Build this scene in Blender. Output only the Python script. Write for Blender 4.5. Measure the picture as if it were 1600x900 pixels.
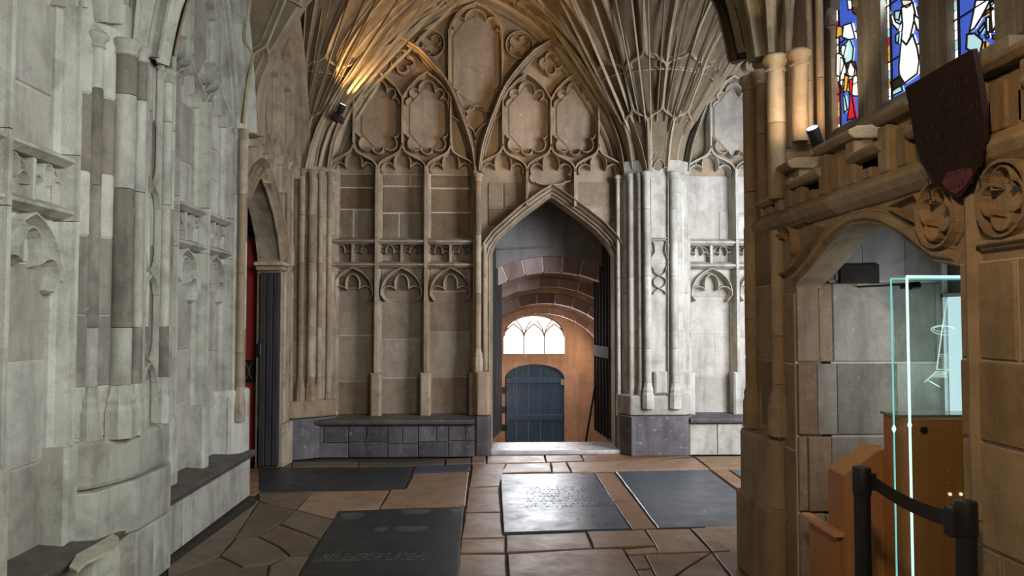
import bpy, bmesh, math, random
from mathutils import Vector, Matrix, Euler
from mathutils.geometry import tessellate_polygon
for o in list(bpy.data.objects): bpy.data.objects.remove(o)
R = math.radians
SC = bpy.context.scene
COL = SC.collection
rnd = random.Random(7)

# ------------------------------------------------------------------ camera
CAMROT = Euler((R(90+2.29), 0, R(-2.148)), 'XYZ')
CAMLOC = Vector((0, 0, 1.6))
cd = bpy.data.cameras.new('camera'); cam = bpy.data.objects.new('camera', cd); COL.objects.link(cam)
cam.location = CAMLOC; cam.rotation_euler = CAMROT
cd.sensor_width = 36; cd.lens = 27; cd.clip_start = 0.05; cd.clip_end = 200
SC.camera = cam
# ------------------------------------------------------------------ world
w = bpy.data.worlds.new('world'); SC.world = w; w.use_nodes = True
bg = w.node_tree.nodes['Background']; bg.inputs[0].default_value = (0.72, 0.86, 1.0, 1); bg.inputs[1].default_value = 0.28
SC.view_settings.view_transform = 'Standard'; SC.view_settings.look = 'None'
SC.view_settings.gamma = 1; SC.view_settings.exposure = -0.3

# ------------------------------------------------------------------ lights
def area(name, loc, target, sx, sy, power, col, spread=180):
    l = bpy.data.lights.new(name, 'AREA'); l.shape = 'RECTANGLE'; l.size = sx; l.size_y = sy
    l.energy = power; l.color = col; l.spread = R(spread)
    o = bpy.data.objects.new(name, l); COL.objects.link(o); o.location = loc
    o.rotation_euler = (Vector(target)-Vector(loc)).to_track_quat('-Z', 'Y').to_euler(); return o
def spot(name, loc, target, power, col, ang=70, blend=.6, rad=.04):
    l = bpy.data.lights.new(name, 'SPOT'); l.energy = power; l.color = col
    l.spot_size = R(ang); l.spot_blend = blend; l.shadow_soft_size = rad
    o = bpy.data.objects.new(name, l); COL.objects.link(o); o.location = loc
    o.rotation_euler = (Vector(target)-Vector(loc)).to_track_quat('-Z', 'Y').to_euler(); return o
# daylight of the cloister windows nearer the camera and of those round the corner to the right
area('daylight_near', (1.55, 0.9, 2.9), (-2.3, 4.3, 1.7), 1.6, 2.0, 92, (0.90, 0.98, 1.0), 100)
area('daylight_arm', (4.4, 5.4, 2.7), (1.5, 9.3, 1.6), 1.8, 2.6, 300, (0.80, 0.86, 1.0), 120)
area('recess_daylight', (2.56, 3.7, 1.4), (1.9, 4.27, 1.25), .4, .7, 9, (.80, .88, 1.0), 150)
area('daylight_window', (2.0, 3.6, 3.2), (-2.2, 5.6, 1.8), 1.2, 1.0, 40, (0.84, 0.94, 1.0), 120)
# unseen warm spots added to brighten the upper end wall and the right wall
spot('end_wall_warm_fill', (1.3, 5.6, 3.1), (-.2, 9.3, 4.7), 260, (1, .64, .28), 56, .9, .06)
spot('right_wall_warm_fill', (.2, .6, 2.9), (1.9, 3.4, 1.5), 210, (1, .66, .36), 75, .9, .1)

# ------------------------------------------------------------------ helpers
M3 = CAMROT.to_matrix()
def px(x, y, ax, v):
    """point where the sight line of photo pixel (x, y) meets the plane ax = v"""
    d = M3 @ Vector(((x-800)/1200, (450-y)/1200, -1))
    i = 'XYZ'.index(ax); t = (v-CAMLOC[i])/d[i]
    return CAMLOC+d*t

class Frame:
    def __init__(s, O, U, N): s.O = Vector(O); s.U = Vector(U); s.N = Vector(N); s.Z = Vector((0, 0, 1))
    def p(s, u, z, h=0): return s.O+s.U*u+s.Z*z+s.N*h
YE, XL, XR = 9.35, -2.33, 1.75
FE = Frame((0, YE, 0), (1, 0, 0), (0, -1, 0))
FL = Frame((XL, 0, 0), (0, 1, 0), (1, 0, 0))
FR = Frame((XR, 0, 0), (0, 1, 0), (-1, 0, 0))
def e(x, y): p = px(x, y, 'Y', YE-.12); return (p.x, p.z)
def l_(x, y, X=XL): p = px(x, y, 'X', X); return (p.y, p.z)
def r_(x, y, X=XR): p = px(x, y, 'X', X); return (p.y, p.z)

class MB:
    def __init__(s): s.v = []; s.f = []
    def add(s, vs, fs):
        b = len(s.v); s.v += [tuple(v) for v in vs]; s.f += [tuple(b+i for i in f) for f in fs]; return s
    def box(s, a, b):
        x0, y0, z0 = (min(a[i], b[i]) for i in range(3)); x1, y1, z1 = (max(a[i], b[i]) for i in range(3))
        return s.add([(x0,y0,z0),(x1,y0,z0),(x1,y1,z0),(x0,y1,z0),(x0,y0,z1),(x1,y0,z1),(x1,y1,z1),(x0,y1,z1)],
              [(0,3,2,1),(4,5,6,7),(0,1,5,4),(1,2,6,5),(2,3,7,6),(3,0,4,7)])
    def fbox(s, F, u0, u1, z0, z1, h0, h1, bev=0):
        b = bev
        q = [F.p(u0,z0,h0),F.p(u1,z0,h0),F.p(u1,z1,h0),F.p(u0,z1,h0)]
        if not b:
            q += [F.p(u0,z0,h1),F.p(u1,z0,h1),F.p(u1,z1,h1),F.p(u0,z1,h1)]
            return s.add(q, [(0,3,2,1),(4,5,6,7),(0,1,5,4),(1,2,6,5),(2,3,7,6),(3,0,4,7)])
        q += [F.p(u0,z0,h1-b),F.p(u1,z0,h1-b),F.p(u1,z1,h1-b),F.p(u0,z1,h1-b)]
        q += [F.p(u0+b,z0+b,h1),F.p(u1-b,z0+b,h1),F.p(u1-b,z1-b,h1),F.p(u0+b,z1-b,h1)]
        return s.add(q, [(0,1,5,4),(1,2,6,5),(2,3,7,6),(3,0,4,7),(4,5,9,8),(5,6,10,9),(6,7,11,10),(7,4,8,11),(8,9,10,11)])
    def plate(s, F, pts, h0, h1):
        t = tessellate_polygon([[Vector((a, b, 0)) for a, b in pts]]); n = len(pts)
        vs = [F.p(a, b, h0) for a, b in pts]+[F.p(a, b, h1) for a, b in pts]
        fs = [tuple(x) for x in t]+[tuple(i+n for i in x) for x in t]+[(i, (i+1) % n, (i+1) % n+n, i+n) for i in range(n)]
        return s.add(vs, fs)
    def sweep(s, pts, nrm, prof, closed=False):
        """pts 3D path, nrm list (or one) of surface normals, prof [(lateral, height)]"""
        n = len(pts); k = len(prof); vs = []
        if isinstance(nrm, Vector): nrm = [nrm]*n
        for i in range(n):
            a = pts[i-1] if (i or closed) else pts[i]; b = pts[(i+1) % n] if (i < n-1 or closed) else pts[i]
            t1 = (pts[i]-a); t2 = (b-pts[i])
            if t1.length < 1e-6: t1 = t2
            if t2.length < 1e-6: t2 = t1
            t1 = t1.normalized(); t2 = t2.normalized()
            l1 = t1.cross(nrm[i]).normalized(); l2 = t2.cross(nrm[i]).normalized()
            l = (l1+l2)
            if l.length < .3: l = l1.copy(); sc = 1
            else: l.normalize(); sc = min(1.7, 1/max(.3, l.dot(l1)))
            for (a_, h) in prof: vs.append(pts[i]+l*(a_*sc)+nrm[i]*h)
        fs = []
        for i in range(n if closed else n-1):
            j = (i+1) % n
            for m in range(k-1): fs.append((i*k+m, i*k+m+1, j*k+m+1, j*k+m))
        if not closed: fs += [tuple(range(k))[::-1], tuple((n-1)*k+m for m in range(k))]
        return s.add(vs, fs)
    def rib(s, F, pts, wd, h, kind='ch', h0=0, closed=False):
        return s.sweep([F.p(a, b, 0) for a, b in pts], F.N, prof(wd, h, kind, h0), closed)
    def lathe(s, c, rz, n=12, a0=0):
        vs = [(c[0]+r*math.cos(a0+2*math.pi*i/n), c[1]+r*math.sin(a0+2*math.pi*i/n), z) for r, z in rz for i in range(n)]
        k = len(rz); fs = [(j*n+i, j*n+(i+1) % n, (j+1)*n+(i+1) % n, (j+1)*n+i) for j in range(k-1) for i in range(n)]
        fs += [tuple(range(n))[::-1], tuple((k-1)*n+i for i in range(n))]
        return s.add(vs, fs)
    def prism(s, poly, z0, z1):
        n = len(poly); vs = [(a, b, z0) for a, b in poly]+[(a, b, z1) for a, b in poly]
        return s.add(vs, [tuple(range(n))[::-1], tuple(range(n, 2*n))]+[(i, (i+1) % n, (i+1) % n+n, i+n) for i in range(n)])
    def tube(s, pts, r, n=8):
        pr = [(r*math.sin(2*math.pi*i/n), r*math.cos(2*math.pi*i/n)) for i in range(n+1)]
        pts = [Vector(p) for p in pts]
        d = (pts[-1]-pts[0]); nn = Vector((0, 0, 1)) if abs(d.normalized().z) < .9 else Vector((0, 1, 0))
        nn = (nn-d.normalized()*nn.dot(d.normalized())).normalized()
        return s.sweep(pts, nn, pr)
    def build(s, name, mat, parent=None, smooth=False, bevel=0):
        me = bpy.data.meshes.new(name); me.from_pydata(s.v, [], s.f); me.update()
        bm = bmesh.new(); bm.from_mesh(me); bmesh.ops.recalc_face_normals(bm, faces=bm.faces); bm.to_mesh(me); bm.free()
        me.materials.append(mat)
        if smooth:
            for p in me.polygons: p.use_smooth = True
            try: me.set_sharp_from_angle(angle=R(38))
            except Exception: pass
        o = bpy.data.objects.new(name, me); COL.objects.link(o)
        if parent is not None:
            o.parent = parent; L = parent.matrix_basis.translation.copy(); q = parent.parent
            o.matrix_parent_inverse = Matrix.Translation(-L) if q is None else Matrix.Identity(4)
        if bevel:
            m = o.modifiers.new('bevel', 'BEVEL'); m.width = bevel; m.segments = 2; m.limit_method = 'ANGLE'
        return o
def prof(wd, h, kind='ch', h0=0):
    P = {'ch': [(-.5,0),(-.5,.2),(-.3,.4),(-.17,.84),(-.16,1),(.16,1),(.17,.84),(.3,.4),(.5,.2),(.5,0)],
         'v': [(-.5,0),(-.45,.25),(-.1,1),(.1,1),(.45,.25),(.5,0)],
         'box': [(-.5,0),(-.5,1),(.5,1),(.5,0)],
         'roll': [(-.5,0),(-.5,.35),(-.4,.52),(-.3,.42),(-.24,.6),(-.12,.94),(0,1),(.12,.94),(.24,.6),(.3,.42),(.4,.52),(.5,.35),(.5,0)],
         'order': [(-.5,0),(-.5,.12),(-.44,.2),(-.38,.17),(-.33,.12),(-.27,.22),(-.24,.36),(-.16,.44),(-.08,.38),(-.05,.28),(.03,.38),(.08,.62),(.16,.7),(.23,.62),(.26,.5),(.34,.66),(.38,.9),(.44,1),(.5,.94),(.5,0)],
         'order2': [(.5,0),(.5,.12),(.44,.2),(.38,.17),(.33,.12),(.27,.22),(.24,.36),(.16,.44),(.08,.38),(.05,.28),(-.03,.38),(-.08,.62),(-.16,.7),(-.23,.62),(-.26,.5),(-.34,.66),(-.38,.9),(-.44,1),(-.5,.94),(-.5,0)],
         'sym': [(-.5,0),(-.5,.3),(-.42,.42),(-.36,.3),(-.28,.5),(-.24,.7),(-.18,.74),(-.14,.62),(-.1,.9),(0,1),(.1,.9),(.14,.62),(.18,.74),(.24,.7),(.28,.5),(.36,.3),(.42,.42),(.5,.3),(.5,0)]}[kind]
    return [(a*wd, h0+b*h) for a, b in P]
def bez(p0, p1, p2, p3, n=10):
    o = []
    for i in range(n+1):
        t = i/n; m = 1-t
        o.append(tuple(m**3*p0[k]+3*m*m*t*p1[k]+3*m*t*t*p2[k]+t**3*p3[k] for k in range(len(p0))))
    return o
def ogee(p0, p1, n=10, c=.6):
    dz = p1[1]-p0[1]
    return bez(p0, (p0[0], p0[1]+c*dz), (p1[0], p1[1]-c*dz), p1, n)
def arc(cx, cz, r, a0, a1, n=12):
    return [(cx+r*math.cos(R(a0+(a1-a0)*i/n)), cz+r*math.sin(R(a0+(a1-a0)*i/n))) for i in range(n+1)]
def lobe(p, q, b, n=8):
    """arc from p to q bulging to the left of p->q by b times the chord"""
    dx, dz = q[0]-p[0], q[1]-p[1]; o = []
    for i in range(n+1):
        t = i/n; a = math.pi*t
        s_ = (1-math.cos(a))/2; hh = math.sin(a)*b
        wide = 1+max(0, b-.5)*.5*math.sin(a)
        o.append((p[0]+dx*(.5+(s_-.5)*wide)-dz*hh, p[1]+dz*(.5+(s_-.5)*wide)+dx*hh))
    return o
def lobes(pts, bs):
    o = []
    for i, b in enumerate(bs):
        o += lobe(pts[i], pts[i+1], b)[(1 if i else 0):]
    return o
PT = [(0,0),(.18,.045),(.33,.13),(.47,.225),(.63,.345),(.77,.52),(.9,.73),(.96,.85),(1,1)]
def P(t):
    t = max(0, min(1, t))
    for i in range(len(PT)-1):
        a, b = PT[i], PT[i+1]
        if t <= b[0]:
            k = (t-a[0])/(b[0]-a[0]); m = lambda j: ((PT[min(j+1, len(PT)-1)][1]-PT[max(j-1,0)][1])/(PT[min(j+1,len(PT)-1)][0]-PT[max(j-1,0)][0]))
            d = b[0]-a[0]; k2, k3 = k*k, k*k*k
            return (2*k3-3*k2+1)*a[1]+(k3-2*k2+k)*d*m(i)+(-2*k3+3*k2)*b[1]+(k3-k2)*d*m(i+1)
    return 1
def parch(uc, z0, half, rise, n=12):
    L = [(uc-half+half*P(i/n), z0+rise*i/n) for i in range(n+1)]
    return L+[(2*uc-a, b) for a, b in L[-2::-1]]
def larch(uc, z0, half, rise, n=8):
    L = bez((uc-half, z0), (uc-half, z0+rise*.62), (uc-half*.5, z0+rise*.86), (uc, z0+rise), n)
    return L+[(2*uc-a, b) for a, b in L[-2::-1]]
def empty(name, loc, label=None, cat=None, group=None):
    o = bpy.data.objects.new(name, None); COL.objects.link(o); o.location = loc; o.empty_display_size = .1
    tag(o, label, cat, group); return o
def tag(o, label=None, cat=None, group=None, kind=None):
    for k, v in (('label', label), ('category', cat), ('group', group), ('kind', kind)):
        if v: o[k] = v
    return o

# ------------------------------------------------------------------ materials
def newmat(name):
    m = bpy.data.materials.new(name); m.use_nodes = True; nt = m.node_tree
    return m, nt, nt.nodes['Principled BSDF']
def node(nt, t, **k):
    n = nt.nodes.new(t)
    for a, b in k.items(): setattr(n, a, b)
    return n
def stone(name, c1, c2, c3, rough=.85, var=.16, stain=.5, lime=.25, bump=.5, fine=45, spec=.3):
    m, nt, b = newmat(name); L = nt.links.new
    g = node(nt, 'ShaderNodeNewGeometry'); oi = node(nt, 'ShaderNodeObjectInfo')
    off = node(nt, 'ShaderNodeVectorMath', operation='ADD')
    sc = node(nt, 'ShaderNodeVectorMath', operation='SCALE'); sc.inputs[0].default_value = (3, 5, 7); L(oi.outputs['Random'], sc.inputs['Scale'])
    L(g.outputs['Position'], off.inputs[0]); L(sc.outputs[0], off.inputs[1])
    def noise(s, d, r_=.6, vec=None, dist=0):
        n = node(nt, 'ShaderNodeTexNoise'); n.inputs['Scale'].default_value = s; n.inputs['Detail'].default_value = d
        n.inputs['Roughness'].default_value = r_; n.inputs['Distortion'].default_value = dist
        L(vec or g.outputs['Position'], n.inputs['Vector']); return n.outputs['Fac']
    def ramp(f, a, b_, ca=0, cb=1):
        r = node(nt, 'ShaderNodeMapRange'); r.inputs[1].default_value = a; r.inputs[2].default_value = b_
        r.inputs[3].default_value = ca; r.inputs[4].default_value = cb; L(f, r.inputs[0]); return r.outputs[0]
    def mix(f, a, c, mode='MIX'):
        x = node(nt, 'ShaderNodeMix', data_type='RGBA', blend_type=mode)
        if isinstance(f, float): x.inputs[0].default_value = f
        else: L(f, x.inputs[0])
        for k, q in ((6, a), (7, c)):
            if isinstance(q, tuple): x.inputs[k].default_value = (*q, 1)
            else: L(q, x.inputs[k])
        return x.outputs[2]
    big = noise(1.1, 5, .6, off.outputs[0]); mid = noise(5, 8, .65, off.outputs[0], .4); sm = noise(22, 6, .7); fn = noise(fine*3, 3, .7)
    st = node(nt, 'ShaderNodeMapping'); st.inputs['Scale'].default_value = (7, 7, 1.1); L(g.outputs['Position'], st.inputs[0])
    streak = noise(1.0, 6, .65, st.outputs[0])
    c = mix(ramp(big, .35, .65), c1, c2)
    c = mix(ramp(mid, .46, .66, 0, stain), c, c3)
    c = mix(ramp(streak, .47, .68, 0, stain*.8), c, tuple(x*.55 for x in c3))
    c = mix(ramp(sm, .60, .72, 0, lime), c, (.74, .72, .66))
    hv = node(nt, 'ShaderNodeHueSaturation')
    L(ramp(oi.outputs['Random'], 0, 1, .5-var*.02, .5+var*.02), hv.inputs['Hue'])
    L(ramp(oi.outputs['Random'], 0, 1, 1-var, 1+var), hv.inputs['Value'])
    L(ramp(oi.outputs['Random'], 0, 1, 1+var*.7, 1-var*.8), hv.inputs['Saturation'])
    L(c, hv.inputs['Color'])
    c = mix(ramp(fn, .35, .65, 0, .25), hv.outputs[0], (.30, .27, .22), 'SOFT_LIGHT')
    L(c, b.inputs['Base Color']); b.inputs['Roughness'].default_value = rough; b.inputs['Specular IOR Level'].default_value = spec
    L(ramp(mid, .3, .7, rough-.12, min(1, rough+.1)), b.inputs['Roughness'])
    ad = node(nt, 'ShaderNodeMath', operation='MULTIPLY_ADD'); L(sm, ad.inputs[0]); ad.inputs[1].default_value = .8; L(fn, ad.inputs[2])
    ad2 = node(nt, 'ShaderNodeMath', operation='MULTIPLY_ADD'); L(mid, ad2.inputs[0]); ad2.inputs[1].default_value = 2.2; L(ad.outputs[0], ad2.inputs[2])
    bp = node(nt, 'ShaderNodeBump'); bp.inputs['Strength'].default_value = bump; bp.inputs['Distance'].default_value = .012
    L(ad2.outputs[0], bp.inputs['Height']); L(bp.outputs[0], b.inputs['Normal'])
    return m
def plain(name, c, rough=.5, metal=0, emit=None, es=0, noise_amt=.15, nscale=20):
    m, nt, b = newmat(name); L = nt.links.new
    g = node(nt, 'ShaderNodeNewGeometry'); n = node(nt, 'ShaderNodeTexNoise'); n.inputs['Scale'].default_value = nscale; n.inputs['Detail'].default_value = 5
    L(g.outputs['Position'], n.inputs['Vector'])
    x = node(nt, 'ShaderNodeMix', data_type='RGBA'); L(n.outputs['Fac'], x.inputs[0])
    x.inputs[6].default_value = (*[v*(1-noise_amt) for v in c], 1); x.inputs[7].default_value = (*[min(1, v*(1+noise_amt)) for v in c], 1)
    L(x.outputs[2], b.inputs['Base Color']); b.inputs['Roughness'].default_value = rough; b.inputs['Metallic'].default_value = metal
    if emit: b.inputs['Emission Color'].default_value = (*emit, 1); b.inputs['Emission Strength'].default_value = es
    return m
def wood(name, c1, c2, scale=(30, 30, 1.5), rough=.45):
    m, nt, b = newmat(name); L = nt.links.new
    g = node(nt, 'ShaderNodeNewGeometry'); mp = node(nt, 'ShaderNodeMapping'); mp.inputs['Scale'].default_value = scale; L(g.outputs['Position'], mp.inputs[0])
    n = node(nt, 'ShaderNodeTexNoise'); n.inputs['Scale'].default_value = 1.5; n.inputs['Detail'].default_value = 6; n.inputs['Distortion'].default_value = .6
    L(mp.outputs[0], n.inputs['Vector'])
    r = node(nt, 'ShaderNodeValToRGB'); r.color_ramp.elements[0].position = .35; r.color_ramp.elements[1].position = .68
    r.color_ramp.elements[0].color = (*c1, 1); r.color_ramp.elements[1].color = (*c2, 1)
    L(n.outputs['Fac'], r.inputs[0]); L(r.outputs[0], b.inputs['Base Color']); b.inputs['Roughness'].default_value = rough
    bp = node(nt, 'ShaderNodeBump'); bp.inputs['Strength'].default_value = .15; L(n.outputs['Fac'], bp.inputs['Height']); L(bp.outputs[0], b.inputs['Normal'])
    return m
MS = stone('limestone', (.45,.34,.22), (.34,.255,.165), (.18,.135,.09), stain=.65, lime=.2)
MLs = stone('limestone_pale', (.55,.52,.43), (.43,.40,.33), (.24,.215,.17), stain=.6, lime=.4, var=.12)
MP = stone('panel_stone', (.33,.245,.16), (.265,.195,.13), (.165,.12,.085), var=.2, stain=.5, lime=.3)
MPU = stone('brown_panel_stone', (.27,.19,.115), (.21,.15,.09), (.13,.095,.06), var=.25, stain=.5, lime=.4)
MPl = stone('panel_stone_pale', (.50,.46,.38), (.38,.35,.29), (.24,.21,.18), var=.22, stain=.55, lime=.35)
MB_ = stone('brown_stone', (.30,.21,.13), (.24,.17,.11), (.14,.10,.07), var=.25, stain=.6, lime=.18)
MBl = stone('blue_lias', (.15,.128,.125), (.10,.088,.09), (.055,.048,.048), var=.25, stain=.6, lime=.5)
MCORE = stone('wall_core_stone', (.38,.29,.18), (.30,.225,.145), (.18,.135,.09), var=0, stain=.5, lime=.25)
MWEA = stone('weathered_stone', (.33,.285,.225), (.25,.215,.17), (.13,.11,.09), var=.25, stain=.7, lime=.3)
MSEAT = stone('bench_slab', (.13,.11,.09), (.09,.075,.065), (.05,.042,.036), rough=.55, var=.2, lime=.25, spec=.4)
MMOR = stone('mortar', (.55,.50,.41), (.48,.43,.35), (.34,.30,.24), var=0, stain=.3, lime=.4)
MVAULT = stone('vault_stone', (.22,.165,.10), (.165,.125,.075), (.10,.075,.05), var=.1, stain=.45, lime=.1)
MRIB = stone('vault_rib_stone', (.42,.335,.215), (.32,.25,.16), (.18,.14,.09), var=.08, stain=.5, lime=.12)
MR = stone('wall_right_stone', (.36,.27,.165), (.28,.21,.13), (.17,.125,.08), var=.15, stain=.55, lime=.12)
MRG = stone('recess_stone', (.30,.28,.23), (.22,.205,.17), (.13,.12,.1), var=.25, stain=.6, lime=.3)
MF = stone('flagstone', (.31,.165,.078), (.24,.125,.06), (.14,.08,.042), rough=.42, var=.2, stain=.45, lime=.08, bump=.22, spec=.5)
MFd = stone('flagstone_grey', (.20,.135,.08), (.14,.10,.065), (.08,.06,.042), rough=.5, var=.2, stain=.5, lime=.15, bump=.3, spec=.5)
MFj = stone('floor_bed', (.07,.055,.04), (.05,.04,.03), (.03,.025,.02), rough=.9, var=0, lime=.1)
MLed = stone('ledger_slate', (.045,.046,.046), (.032,.034,.034), (.018,.02,.02), rough=.5, var=.12, stain=.4, lime=.07, bump=.12, spec=.3)
MLedB = stone('ledger_blue', (.075,.085,.10), (.055,.065,.08), (.04,.045,.055), rough=.36, var=.1, stain=.35, lime=.06, bump=.1, spec=.6)
MPASS = stone('passage_plaster', (.52,.37,.28), (.44,.30,.22), (.28,.19,.14), rough=.8, var=.1, stain=.5, lime=.1)
MPASSR = stone('passage_ring_stone', (.36,.26,.22), (.28,.20,.17), (.18,.13,.11), rough=.85, var=.25, stain=.4, lime=.2)
MDARKW = stone('lintel_stone', (.24,.22,.19), (.19,.175,.155), (.12,.11,.1), var=.1, stain=.4, lime=.1)
MOAK = wood('dark_oak', (.018,.014,.014), (.045,.036,.034), rough=.85)
MOAK2 = wood('oak_rail', (.035,.022,.016), (.06,.038,.028), rough=.95)
MBLUE = wood('blue_painted_door', (.02,.065,.15), (.035,.10,.21), rough=.5)
MBEECH = wood('beech_veneer', (.33,.145,.05), (.40,.185,.07), scale=(60, 60, 1.2), rough=.4)
MBEECH2 = wood('pale_beech', (.50,.27,.12), (.58,.33,.16), scale=(3, 50, 50), rough=.4)
MBLACK = plain('black_plastic', (.012,.012,.013), .4)
MBELT = plain('belt_webbing', (.016,.012,.014), .8)
MRED = plain('red_panel', (.42,.035,.012), .55, nscale=6)
MGOLD = plain('gilt_metal', (.65,.5,.2), .35, .7)
MIRON = plain('black_iron', (.02,.02,.02), .5, .5)
MLEAD = plain('lead_came', (.02,.02,.022), .6, .3)
MSHIELD = stone('shield_wood', (.032,.016,.013), (.022,.013,.012), (.014,.01,.01), rough=.75, var=0, stain=.3, lime=0, bump=.15, spec=.1)
MINK = plain('shield_lettering', (.014,.009,.008), .8)
MREDW = plain('shield_red', (.10,.008,.01), .5, nscale=9, noise_amt=.8)
MPLAQ = plain('dark_plaque', (.016,.012,.006), .9)
def glow(name, c, s, rough=.3): return plain(name, tuple(min(1, x) for x in c), rough, 0, c, s, .05)
MEDGE = glow('lit_glass_edge', (.62,1.0,.92), 1.3)
MEDGE2 = glow('lit_glass_edge_soft', (.22,.68,.68), .8)
MENG = glow('lit_engraving', (.65,.95,.85), .8)
MWIN = glow('bright_daylight_pane', (.95,.97,1.0), 4)
MFROST = glow('frosted_window_pane', (.72,.88,1.0), 1.0)
MLAMP = glow('lamp_face', (1.0,.96,.88), 6)
def glassmat(name, tint, alpha):
    m, nt, b = newmat(name); L = nt.links.new
    out = nt.nodes['Material Output']; t = node(nt, 'ShaderNodeBsdfTransparent'); t.inputs[0].default_value = (*tint, 1)
    gl = node(nt, 'ShaderNodeBsdfGlossy'); gl.inputs['Roughness'].default_value = .03
    lw = node(nt, 'ShaderNodeLayerWeight'); lw.inputs[0].default_value = .25
    fr = node(nt, 'ShaderNodeMath', operation='MULTIPLY'); fr.inputs[1].default_value = .3; L(lw.outputs['Facing'], fr.inputs[0])
    mx = node(nt, 'ShaderNodeMixShader'); L(fr.outputs[0], mx.inputs[0]); L(t.outputs[0], mx.inputs[1]); L(gl.outputs[0], mx.inputs[2]); L(mx.outputs[0], out.inputs[0])
    nt.nodes.remove(b); return m
MGLASS = glassmat('clear_glass', (.93,.98,.96), .1)

# ==================================================================== SETTING
floor = MB().box((-4, -2, -.2), (7, YE+.35, -.014)).build('floor', MFj); tag(floor, kind='structure')
wall_back = empty('wall_back', (0, YE, 0)); tag(wall_back, kind='structure')
wall_left = empty('wall_left', (XL, 0, 0)); tag(wall_left, kind='structure')
wall_right = empty('wall_right', (XR, 0, 0)); tag(wall_right, kind='structure')
ceiling = empty('ceiling', (0, 0, 5.6)); tag(ceiling, kind='structure')

def stones(F, u0, u1, z0, z1, mat, par, hc=(.28, .42), wc=(.3, .6), h=.016, gap=.006, name='stone', seed=None, depth=.01):
    r = random.Random(seed if seed is not None else int(abs(u0*100)+z0*37+abs(F.O.x)*11))
    MB().fbox(F, u0, u1, z0, z1, -.012, .004).build('mortar_bed', MMOR, par)
    z = z0
    while z < z1-.02:
        hh = r.uniform(*hc); hh = z1-z if z1-z-hh < hc[0]*.6 else hh
        u = u0
        while u < u1-.02:
            ww = r.uniform(*wc); ww = u1-u if u1-u-ww < wc[0]*.6 else ww
            g = gap*r.uniform(.6, 1.5)
            MB().fbox(F, u+g, u+ww-g, z+g, z+hh-g, -depth, h*r.uniform(.5, 1.3), .006).build(name, mat, par)
            u += ww
        z += hh

# ---- end wall body with the door opening
door_px = [(770,700),(769,392),(776,378),(792,360),(812,341),(833,325),(850,313),(862,306),(874,313),(892,326),(914,342),(936,361),(954,382),(962,396),(964,700)]
door = [e(*q) for q in door_px]; d0, d1 = door[0][0], door[-1][0]
door[0] = (d0, 0); door[1] = (d0, door[1][1]); door[-1] = (d1, 0); door[-2] = (d1, door[-2][1])
MB().plate(FE, [(-2.9, 0), *door, (6.5, 0), (6.5, 6), (-2.9, 6)], -.3, 0).build('wall_core', MCORE, wall_back)

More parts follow.
